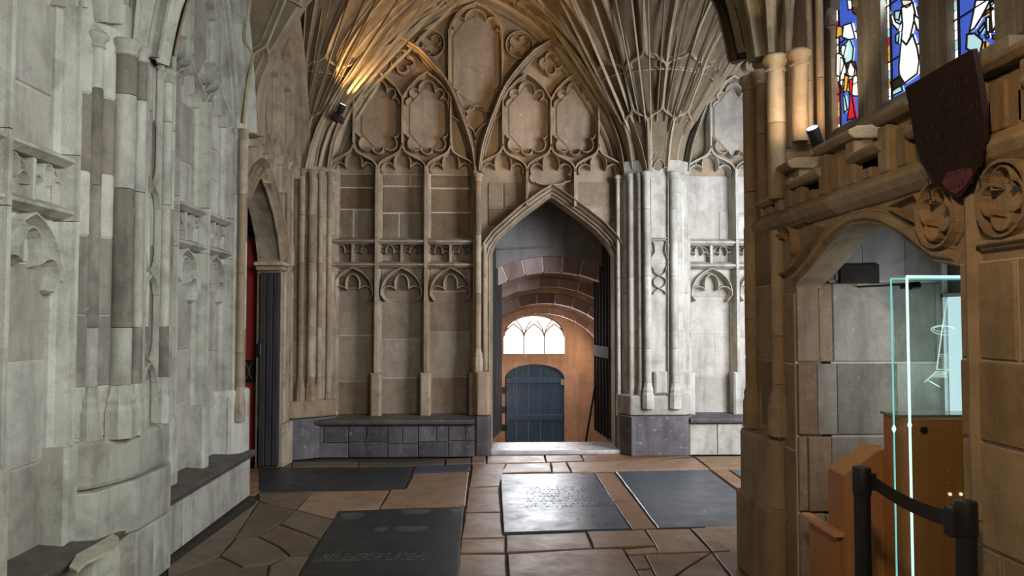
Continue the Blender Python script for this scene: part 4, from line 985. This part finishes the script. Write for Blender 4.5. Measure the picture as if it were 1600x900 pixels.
def lightglass(k, label, fig):
    a, c_ = lights[k]; g_ = empty('glass_light', (XW, (a+c_)/2, 2.7)); g_.parent = win2; g_.matrix_parent_inverse = Matrix.Translation(-win2.location)
    bb = (a, c_)
    bd_ = .035
    r = random.Random(k)
    MB().fbox(FG, c_, a, 2.65, 4.2, -.008, -.001).build('ground_glass', GB, win2)
    z = 2.68
    while z < 4.0:
        for s, u0 in ((0, a-bd_), (1, c_)):
            MB().fbox(FG, u0+.003, u0+bd_-.003, z+.003, z+.042, 0, .004).build('border_piece', r.choice((GW, GW, GW, GY, GR, GT)), win2)
        z += .045
    MB().rib(FG, [(a-bd_, 2.66), (a-bd_, 4.1)], .008, .01, 'box').build('lead_came', MLEAD, win2); MB().rib(FG, [(c_+bd_, 2.66), (c_+bd_, 4.1)], .008, .01, 'box').build('lead_came', MLEAD, win2)
    for z in (2.95, 3.25, 3.55, 3.85): MB().rib(FG, [(c_, z), (a, z)], .007, .008, 'box').build('lead_came', MLEAD, win2)
    for lv, (pts, m) in enumerate(fig): pane(pts, m, win2, 1+lv % 3, bb)
    bpy.data.objects.remove(g_)
# figures: light 1 kneeling group, light 2 a robed person, light 3 a reclining person
lightglass(0, '', [([(1318,75),(1330,60),(1336,75),(1334,95),(1322,100)], GT), ([(1310,85),(1318,80),(1322,100),(1316,120),(1309,118)], GW), ([(1322,40),(1334,36),(1340,60),(1330,62),(1320,58)], GW),
   ([(1326,0),(1334,0),(1334,14),(1328,16)], GW), ([(1334,2),(1342,4),(1342,24),(1336,20)], GBr), ([(1312,40),(1320,42),(1320,56),(1310,60)], GY),
   ([(1316,90),(1322,92),(1326,120),(1318,140),(1315,130)], GW), ([(1326,100),(1338,96),(1344,118),(1330,120)], GBr), ([(1333,95),(1340,108),(1338,120),(1326,118)], GW),
   ([(1328,118),(1342,118),(1344,150),(1336,150),(1326,142)], GW), ([(1330,125),(1336,122),(1334,150),(1340,184),(1327,188),(1331,160)], GR), ([(1324,115),(1330,118),(1327,142),(1322,145)], GY),
   ([(1312,128),(1320,124),(1318,134),(1313,136)], GW), ([(1320,148),(1323,150),(1327,172),(1322,176)], GT), ([(1320,70),(1326,72),(1322,88),(1316,84)], GW)])
lightglass(1, '', [([(1411,0),(1428,0),(1426,8),(1420,12),(1413,8)], GC), ([(1412,12),(1430,4),(1434,22),(1431,36),(1426,58),(1420,70),(1412,62),(1414,40)], GW),
   ([(1400,22),(1404,34),(1411,38),(1413,34),(1408,48),(1399,38),(1396,24)], GW), ([(1431,22),(1440,30),(1442,50),(1436,46),(1431,32)], GW),
   ([(1412,62),(1420,70),(1430,54),(1437,75),(1440,95),(1437,115),(1417,130),(1409,118),(1408,105)], GW), ([(1402,18),(1412,16),(1409,32),(1403,30)], GT),
   ([(1394,128),(1410,118),(1415,130),(1398,142)], GD), ([(1398,140),(1412,134),(1414,142),(1398,150)], GT), ([(1404,55),(1410,50),(1408,68),(1404,66)], GT), ([(1436,12),(1441,10),(1442,22),(1438,22)], GT)])
lightglass(2, '', [([(1528,0),(1552,0),(1540,22),(1526,44),(1518,50),(1524,20)], GW), ([(1552,0),(1560,2),(1545,20),(1538,26)], GT), ([(1545,18),(1556,12),(1558,14),(1540,27)], GY),
   ([(1514,54),(1526,52),(1538,62),(1541,80),(1536,92),(1530,84),(1528,100),(1526,112),(1522,112),(1521,80),(1513,76)], GT),
   ([(1544,54),(1548,52),(1550,58),(1546,60)], GW), ([(1541,66),(1545,66),(1545,88),(1540,92),(1538,78)], GY), ([(1536,98),(1547,94),(1549,98),(1538,103)], GR),
   ([(1530,106),(1545,100),(1556,98),(1558,110),(1528,120)], GG), ([(1553,4),(1562,0),(1562,40),(1556,50),(1554,30)], GW), ([(1544,28),(1550,26),(1550,50),(1545,50)], GW), ([(1533,48),(1542,36),(1544,40),(1535,54)], GT),
   ([(1556,55),(1561,56),(1562,62),(1557,60)], GY), ([(1534,90),(1539,92),(1540,100),(1532,104)], GT)])
MB().fbox(FG, lights[3][1], lights[3][0], 2.65, 4.2, -.008, -.001).build('ground_glass', GB2, win2)

# spandrel tracery of the recess arch
def rr_(x, y): p = px(x, y, 'X', XR-.03); return (p.y, p.z)
b = MB()
b.rib(FR, [rr_(*q) for q in [(1203,425),(1203,365),(1262,345)]], .025, .04, 'v')
b.rib(FR, [rr_(*q) for q in [(1203,425),(1225,428),(1240,415),(1262,380),(1280,352)]], .025, .04, 'v')
b.rib(FR, lobes([rr_(1215,420), rr_(1208,400), rr_(1222,370), rr_(1240,375), rr_(1236,398)], [-.3, -.3, -.4, -.3]), .02, .05, 'v')
b.rib(FR, [rr_(*q) for q in [(1390,322),(1430,304),(1440,318),(1428,342)]], .022, .04, 'v'); b.rib(FR, [rr_(*q) for q in [(1390,324),(1412,338),(1430,346)]], .022, .04, 'v')
c = rr_(1466, 335); b.rib(FR, arc(c[0], c[1], .125, 0, 360, 20)[:-1], .03, .05, 'ch', closed=True)
for a in range(4): A = 20+90*a; b.rib(FR, arc(c[0]+.052*math.cos(R(A)), c[1]+.052*math.sin(R(A)), .05, A-115, A+115, 8), .018, .045, 'v')
c = rr_(1570, 310); b.rib(FR, arc(c[0], c[1], .125, 0, 360, 20)[:-1], .03, .05, 'ch', closed=True)
for a in range(4): A = 0+90*a; b.rib(FR, arc(c[0]+.055*math.cos(R(A)), c[1]+.055*math.sin(R(A)), .052, A-115, A+115, 8), .02, .045, 'v')
b.build('spandrel_tracery', MR, wall_right)
MB().lathe((XR-.0, rr_(1512, 400)[0]), [(.035, .9), (.035, cz-.06)], 8).build('jamb_shaft', MR, wall_right, True)
MB().rib(FR, [(rr_(1527, 370)[0], cz-.3), (1.5, cz-.3)], .05, .04, 'roll').build('lower_string', MR, wall_right)
stones(FR, -1, YJ0-.01, 0, 1.80, MR, wall_right, (.28, .45), (.3, .5), .014, .004, seed=12)
# recess interior
rec = wall_right
YR1 = YJ1+.03
FQ1 = Frame((0, YR1, 0), (1, 0, 0), (0, -1, 0))
MB().box((XR+.2, YR1, -.1), (3.0, YR1+.12, 2.6)).build('recess_wall', MMOR, rec)
def q1(x, y): p = px(x, y, 'Y', YR1); return (p.x, p.z)
rows = [(330,440,[1240,1302,1345,1412,1470,1560]),(441,566,[1240,1278,1300,1396,1460,1560]),(567,680,[1240,1275,1306,1400,1480,1560]),(681,800,[1240,1262,1298,1390,1480,1560]),(801,920,[1240,1290,1390,1480,1560])]
for (ya, yb, xs) in rows:
    for a, c_ in zip(xs, xs[1:]):
        p0, p1 = q1(a, yb), q1(c_, ya)
        mt = MB_ if (c_ <= 1302 and ya > 400) else MRG
        z0_ = max(p0[1], .0)
        MB().fbox(FQ1, max(p0[0], XR+.0)+.003, p1[0]-.003, z0_+.004, p1[1]-.004, -.01, .012*rnd.uniform(.6, 1.5), .006).build('stone', mt, rec)
MB().box((2.62, YJ0-.1, -.1), (3.1, YR1+.1, 2.6)).build('recess_wall', MRG, rec)
MB().box((XR+.1, YJ0-.15, -.1), (3.1, YJ0-.0, 2.6)).build('recess_wall', MRG, rec)
MB().box((XR+.1, YJ0-.15, 2.15), (3.1, YR1+.1, 2.40)).build('recess_soffit', MRG, rec)
grid(1.86, 2.6, YJ0, YR1, (.4, .6), (.4, .5), 12)
win3 = empty('window_3', (2.61, 3.9, 1.05)); tag(win3, kind='structure')
wy = [4.05, 4.24]
FX = Frame((2.61, 0, 0), (0, 1, 0), (-1, 0, 0))
z0w, z1w = .95, 1.72
MB().fbox(FX, 3.5, wy[1]-.04, z0w, z1w, 0, .015).build('window_pane', MFROST, win3)
MB().fbox(FX, wy[1]-.02, wy[1]+.02, z0w-.03, z1w+.25, 0, .03).build('window_frame', plain('pale_frame', (.7,.7,.72), .5), win3)
MB().fbox(FX, 3.2, wy[1], z1w, z1w+.02, 0, .03).build('window_frame', plain('pale_frame2', (.7,.7,.72), .5), win3)

# ==================================================================== THINGS on the right
# display cabinet with edge-lit glass
DX0 = px(1420, 600, 'Y', 3.32).x; DX1 = DX0+.42; DYn, DYf = 3.32, 3.45
cab = empty('display_cabinet', (DX0+.2, 3.5, 0), 'orange-brown wooden display cabinet behind the edge-lit glass', 'cabinet')
zc_ = px(1450, 655, 'Y', 3.4).z
MB().box((DX0+.03, 3.40, .0), (DX1+.05, 3.60, zc_)).build('cabinet_body', MBEECH, cab, bevel=.003)
cfront = MB().box((DX0+.04, 3.385, .02), (DX1+.04, 3.40, zc_-.02)).build('cabinet_front', MBEECH, cab, bevel=.002)
MB().box((DX0+.02, 3.455, zc_), (DX1+.06, 3.61, zc_+.012)).build('cabinet_top', plain('glass_shelf', (.20,.24,.18), .1), cab)
FCB = Frame((0, 3.385, 0), (1, 0, 0), (0, -1, 0))
def cb(x, y): p = px(x, y, 'Y', 3.385); return (p.x, p.z)
def disc(F, c, r, h0, h1, n=14): return MB().plate(F, arc(c[0], c[1], r, 0, 360, n)[:-1], h0, h1)
disc(FCB, cb(1443, 672), .016, 0, .008).build('lock', MBLACK, cfront)
for (x, y) in ((1484,772),(1501,772),(1517,772)): disc(FCB, cb(x, y), .007, 0, .006).build('lit_stud', glow('stud_light', (1,.85,.55), 1.2), cfront)
for (x, y) in ((1483,754),(1500,753),(1517,753),(1482,736),(1500,735),(1517,735)): disc(FCB, cb(x, y), .004, 0, .004).build('stud', plain('brass_stud', (.5,.33,.16), .4), cfront)
case = empty('glass_case', (DX0+.2, 3.33, 0), 'tall clear glass case with glowing pale green edges and an etched drawing', 'glass case')
zt_ = px(1420, 433, 'Y', DYn).z
gp1 = MB().box((DX0, DYn-.003, .0), (DX1, DYn+.003, zt_)).build('glass_pane', MGLASS, case)
gp2 = MB().box((DX0-.001, DYf-.003, .0), (DX1, DYf+.003, zt_)).build('glass_pane', MGLASS, case)
FZ = Frame((0, DYn, 0), (1, 0, 0), (0, -1, 0))
b = MB(); b.box((DX0-.003, DYn-.004, 0), (DX0+.005, DYn+.004, zt_)); b.build('lit_edge', MEDGE, gp1)
b = MB(); b.box((DX0-.003, DYf-.003, 0), (DX0+.002, DYf+.003, zt_)); b.build('lit_edge', MEDGE2, gp2)
MB().box((DX0, DYn-.007, zt_-.004), (DX1, DYn+.007, zt_+.008)).build('lit_edge', MEDGE, gp1)
MB().box((DX0, DYf-.004, zt_-.004), (DX1, DYf+.004, zt_+.004)).build('lit_edge', MEDGE2, gp2)
for y, x in ((662, 1397), (688, 1427)): pass
for (yy, Y) in ((664, DYn), (670, DYf)):
    c = px(1420, yy, 'Y', Y); MB().lathe((DX0, Y), [(.003, c.z-.018), (.011, c.z), (.003, c.z+.018)], 6).build('clip', MEDGE, case)
def gz(x, y): p = px(x, y, 'Y', DYn); return (p.x, p.z)
b = MB()
b.rib(FZ, [gz(*q) for q in [(1480,466),(1472,510),(1463,577),(1487,578)]], .004, .003, 'box', .002)
c = gz(1474, 516); b.rib(FZ, [(c[0]+.056*math.cos(R(a)), c[1]+.020*math.sin(R(a))-.004*math.cos(R(a))) for a in range(0, 360, 15)], .003, .003, 'box', .002, closed=True)
c = gz(1474, 514); b.rib(FZ, [(c[0]+.046*math.cos(R(a)), c[1]+.012*math.sin(R(a))) for a in range(0, 360, 15)], .002, .003, 'box', .002, closed=True)
b.rib(FZ, [gz(*q) for q in [(1462,580),(1452,590),(1444,597)]], .003, .003, 'box', .002)
for i in range(11):
    y = 554+i*3; b.rib(FZ, [gz(1470+i*.2-(4 if i < 2 else 0), y), gz(1487, y-2)], .0016, .002, 'box', .002)
for i in range(8):
    y = 580+i*1.3; b.rib(FZ, [gz(1463-i*1.2, y), gz(1476+i*.6, y+.6)], .0016, .002, 'box', .002)
for i in range(7):
    b.rib(FZ, [gz(1449+i*2.5, 594+i*1.3), gz(1456+i*2, 598+i*1.2)], .002, .002, 'box', .002)
b.rib(FZ, [gz(1483,466), gz(1496,466)], .002, .002, 'box', .002)
b.build('etched_drawing', MENG, gp1)
# black spotlight behind the glass
sp = empty('black_spotlight', (2.05, 3.9, 1.72), 'small black cylindrical spotlight seen through the top of the glass case', 'spotlight')
A0 = px(1408, 448, 'Y', 3.6); A1 = px(1436, 446, 'Y', 3.6)
MB().tube([A0, A0.lerp(A1, .45)], .013, 10).build('arm', MBLACK, sp)
MB().tube([A0.lerp(A1, .5), A1], .019, 12).build('lamp_body', MBLACK, sp)
MB().tube([A0.lerp(A1, .75), Vector((A1.x, 3.7, A1.z+.01)), Vector((A1.x+.02, YR1-.0, A1.z+.02))], .006).build('bracket', MBLACK, sp)
# wall plaque
q0, q2 = q1(1309, 443), q1(1370, 413)
o = MB().fbox(FQ1, q0[0], q2[0], q0[1], q2[1], .008, .03, .004).build('plaque', MPLAQ); tag(o, 'small dark rectangular plaque on the recess wall', 'plaque')
# wooden prayer desk / bench end
dk = empty('wooden_desk', (1.85, 3.75, 0), 'light wooden desk with a low shelf and a sloping top end, behind the barrier', 'desk')
Yd = 3.62; FDK = Frame((0, Yd, 0), (1, 0, 0), (0, -1, 0))
def dq(x, y, Y=Yd): p = px(x, y, 'Y', Y); return (p.x, p.z)
pl = [dq(1318,744), dq(1375,703), dq(1402,703)]; pl = [(pl[0][0], 0)]+pl+[(pl[2][0], 0)]
MB().plate(FDK, pl, -.03, 0).build('desk_end', MBEECH, dk, bevel=.002)
MB().plate(Frame((0, Yd+.15, 0), (1, 0, 0), (0, -1, 0)), pl, -.02, 0).build('desk_end', MBEECH, dk, bevel=.002)
MB().box((pl[0][0], Yd+.032, 0), (pl[0][0]+.02, Yd+.148, pl[1][1]-.01)).build('desk_side', MBEECH, dk)
b = MB(); A = [FDK.p(a, z) for a, z in pl[1:3]]
b.add([A[0], A[1], A[1]+Vector((0, .16, 0)), A[0]+Vector((0, .16, 0)), A[0]+Vector((0,0,.012)), A[1]+Vector((0,0,.012)), A[1]+Vector((0, .16, .012)), A[0]+Vector((0, .16, .012))], [(0,1,2,3),(4,5,6,7),(0,1,5,4),(1,2,6,5),(2,3,7,6),(3,0,4,7)])
b.build('desk_slope', MBEECH2, dk)
sn, sf = px(1303, 832, 'Y', 3.62), px(1266, 803, 'Y', 4.0)
MB().box((sn.x-.0, 3.62, sn.z-.025), (pl[0][0]+.0, 4.0, sn.z)).build('shelf', MBEECH2, dk, bevel=.004)
MB().box((sn.x+.03, 3.66, 0), (sn.x+.05, 3.97, sn.z-.026)).build('shelf_side', MBEECH, dk)
# barrier posts
def post(x, ytop, h, label, wpx):
    d = (1.6-h)*1200/(ytop-498); p = px(x, ytop, 'Z', h)
    g_ = empty('barrier_post', (p.x, p.y, 0), label, 'barrier post', 'barrier posts'); r = .036; c = (p.x, p.y)
    MB().lathe(c, [(.16, 0), (.16, .012), (.13, .03), (.05, .04)], 28).build('base', MBLACK, g_, True)
    MB().lathe(c, [(r*.92, .035), (r*.92, h-.115)], 24).build('tube', MBLACK, g_, True)
    MB().lathe(c, [(r, h-.115), (r*1.03, h-.11), (r*1.03, h-.012), (r*.97, h-.003), (r*.4, h)], 24).build('head', MBLACK, g_, True)
    return g_, Vector((p.x, p.y, h))
g1_, P1 = post(1346, 728, 1.0, 'black retractable barrier post in front of the wooden desk', 30)
g2_, P2 = post(1508, 781, 1.0, 'black barrier post at the right edge, in front of the cabinet', 38)
MB().box((P2.x-.06, P2.y-.02, .88), (P2.x-.025, P2.y+.03, .975)).build('belt_clip', MBLACK, g2_, bevel=.006)
MB().box((P1.x+.02, P1.y-.028, .905), (P1.x+.05, P1.y+.03, .975)).build('belt_slot', MBLACK, g1_, bevel=.004)
A, B = P1+Vector((.04, -.0, -.06)), P2+Vector((-.05, 0, -.065)); pts = []
for i in range(13):
    t = i/12; q = A.lerp(B, t); q.z -= .035*4*t*(1-t)*.5; pts.append(q)
nn = (B-A).cross(Vector((0, 0, 1))).normalized()
b = MB(); b.sweep(pts, nn, [(-.026, -.001), (-.026, .001), (.026, .001), (.026, -.001), (-.026, -.001)])
o = b.build('barrier_belt', MBELT); tag(o, 'dark webbing belt stretched between the two black posts', 'belt')
# shield
def sh(x, y, X): return px(x, y, 'X', X)
S = empty('wooden_shield', (1.66, 2.75, 2.3), 'large dark painted wooden shield with faded lettering, hung below the stained glass', 'shield')
TL, TR_, BT = sh(1413, 137, 1.62), sh(1519, 76, 1.62), sh(1491, 310, 1.69)
zt2 = (TL.z+TR_.z)/2
Wv = (TR_-TL); N_ = (BT-TL).cross(Wv).normalized()
if N_.x > 0: N_ = -N_
outl = [(1413,137),(1423,185),(1427,215),(1437,250),(1455,281),(1477,300),(1492,311),(1500,309),(1513,292),(1528,262),(1538,222),(1537,180),(1530,130),(1519,76)]
def onp(x, y):
    d = M3 @ Vector(((x-800)/1200, (450-y)/1200, -1)); t = (TL-CAMLOC).dot(N_)/d.dot(N_); return CAMLOC+d*t
O3 = [onp(*q) for q in outl]; U_ = Wv.normalized(); V_ = N_.cross(U_).normalized()
if V_.z < 0: V_ = -V_
class F3d:
    O = TL; U = U_; N = N_
    def p(s, u, z, h=0): return TL+U_*u+V_*z+N_*h
FS = F3d(); o2 = [((q-TL).dot(U_), (q-TL).dot(V_)) for q in O3]
SB = MB().plate(FS, o2, -.02, 0).build('board', MSHIELD, S, bevel=.004)
FS0 = F3d()
MB().plate(FS, [((onp(*q)-TL).dot(U_), (onp(*q)-TL).dot(V_)) for q in [(1472,285),(1480,270),(1500,264),(1518,262),(1521,272),(1508,292),(1494,303),(1482,298)]], 0, .0015).build('red_patch', MREDW, SB)
b = scratch(N_, FS.p(.04, -.10, .0005), U_, V_, Wv.length*.9, .028, 8, None, 4); b.build('lettering', MINK, SB)['kind'] = 'stuff'
# sconces / spotlights with their lamps
def lamp_can(name, label, base, aim, r, L, col, power, ang, lmat=MLAMP, lit=None):
    d = (aim-base).normalized(); g_ = empty(name, tuple(base), label, 'spotlight')
    q = d.to_track_quat('Z', 'Y').to_matrix()
    def lt(rz, n=14): 
        vs = [base+q @ Vector((rr0*math.cos(2*math.pi*i/n), rr0*math.sin(2*math.pi*i/n), z)) for rr0, z in rz for i in range(n)]
        k = len(rz); return MB().add(vs, [(j*n+i, j*n+(i+1) % n, (j+1)*n+(i+1) % n, (j+1)*n+i) for j in range(k-1) for i in range(n)]+[tuple(range(n))[::-1], tuple((k-1)*n+i for i in range(n))])
    lb = lt([(r*.8, 0), (r, .01), (r, L)]).build('lamp_body', MBLACK, g_, True)
    lt([(r*.86, L+.001), (r*.86, L+.003)]).build('lamp_face', lmat, lb)
    s_ = spot(name+'_light', base+d*(L+.03), lit or aim, power, col, ang); return g_
B1 = px(1280, 232, 'X', 1.80); lamp_can('sill_spotlight', 'small black spotlight with a white lit face standing on the right window ledge', B1, B1+Vector((-.30, -.22, .55)), .034, .12, (1, .72, .48), 26, 120, MLAMP, B1+Vector((-.06, .45, .75)))
B2 = px(530, 177, 'Y', 8.9); gg = lamp_can('vault_spotlight', 'small black spotlight high at the left springing of the vault', B2, B2+Vector((.62, -.28, 1.25)), .04, .11, (1, .60, .24), 120, 105)
MB().box((B2.x-.07, 8.9, B2.z-.05), (B2.x+.0, 9.2, B2.z+.02)).build('bracket', MBLACK, gg)
# lights of the passage
spot('passage_lamp', (1.85, 11.9, 1.1), (.2, 12.5, .7), 26, (1, .62, .38), 150, .8, .1)
spot('passage_lamp_2', (.0, 11.3, .2), (1.5, 12.5, .7), 36, (1, .58, .34), 150, .8, .1)
spot('passage_lamp_3', (.6, 10.0, .3), (.8, 11.4, 2.1), 26, (1, .7, .48), 120, .8, .1)
area('passage_daylight', (wcx, YF-.15, (wz0+wz1)/2), (wcx, 9, .2), .9, .5, 45, (.9, .94, 1.0))
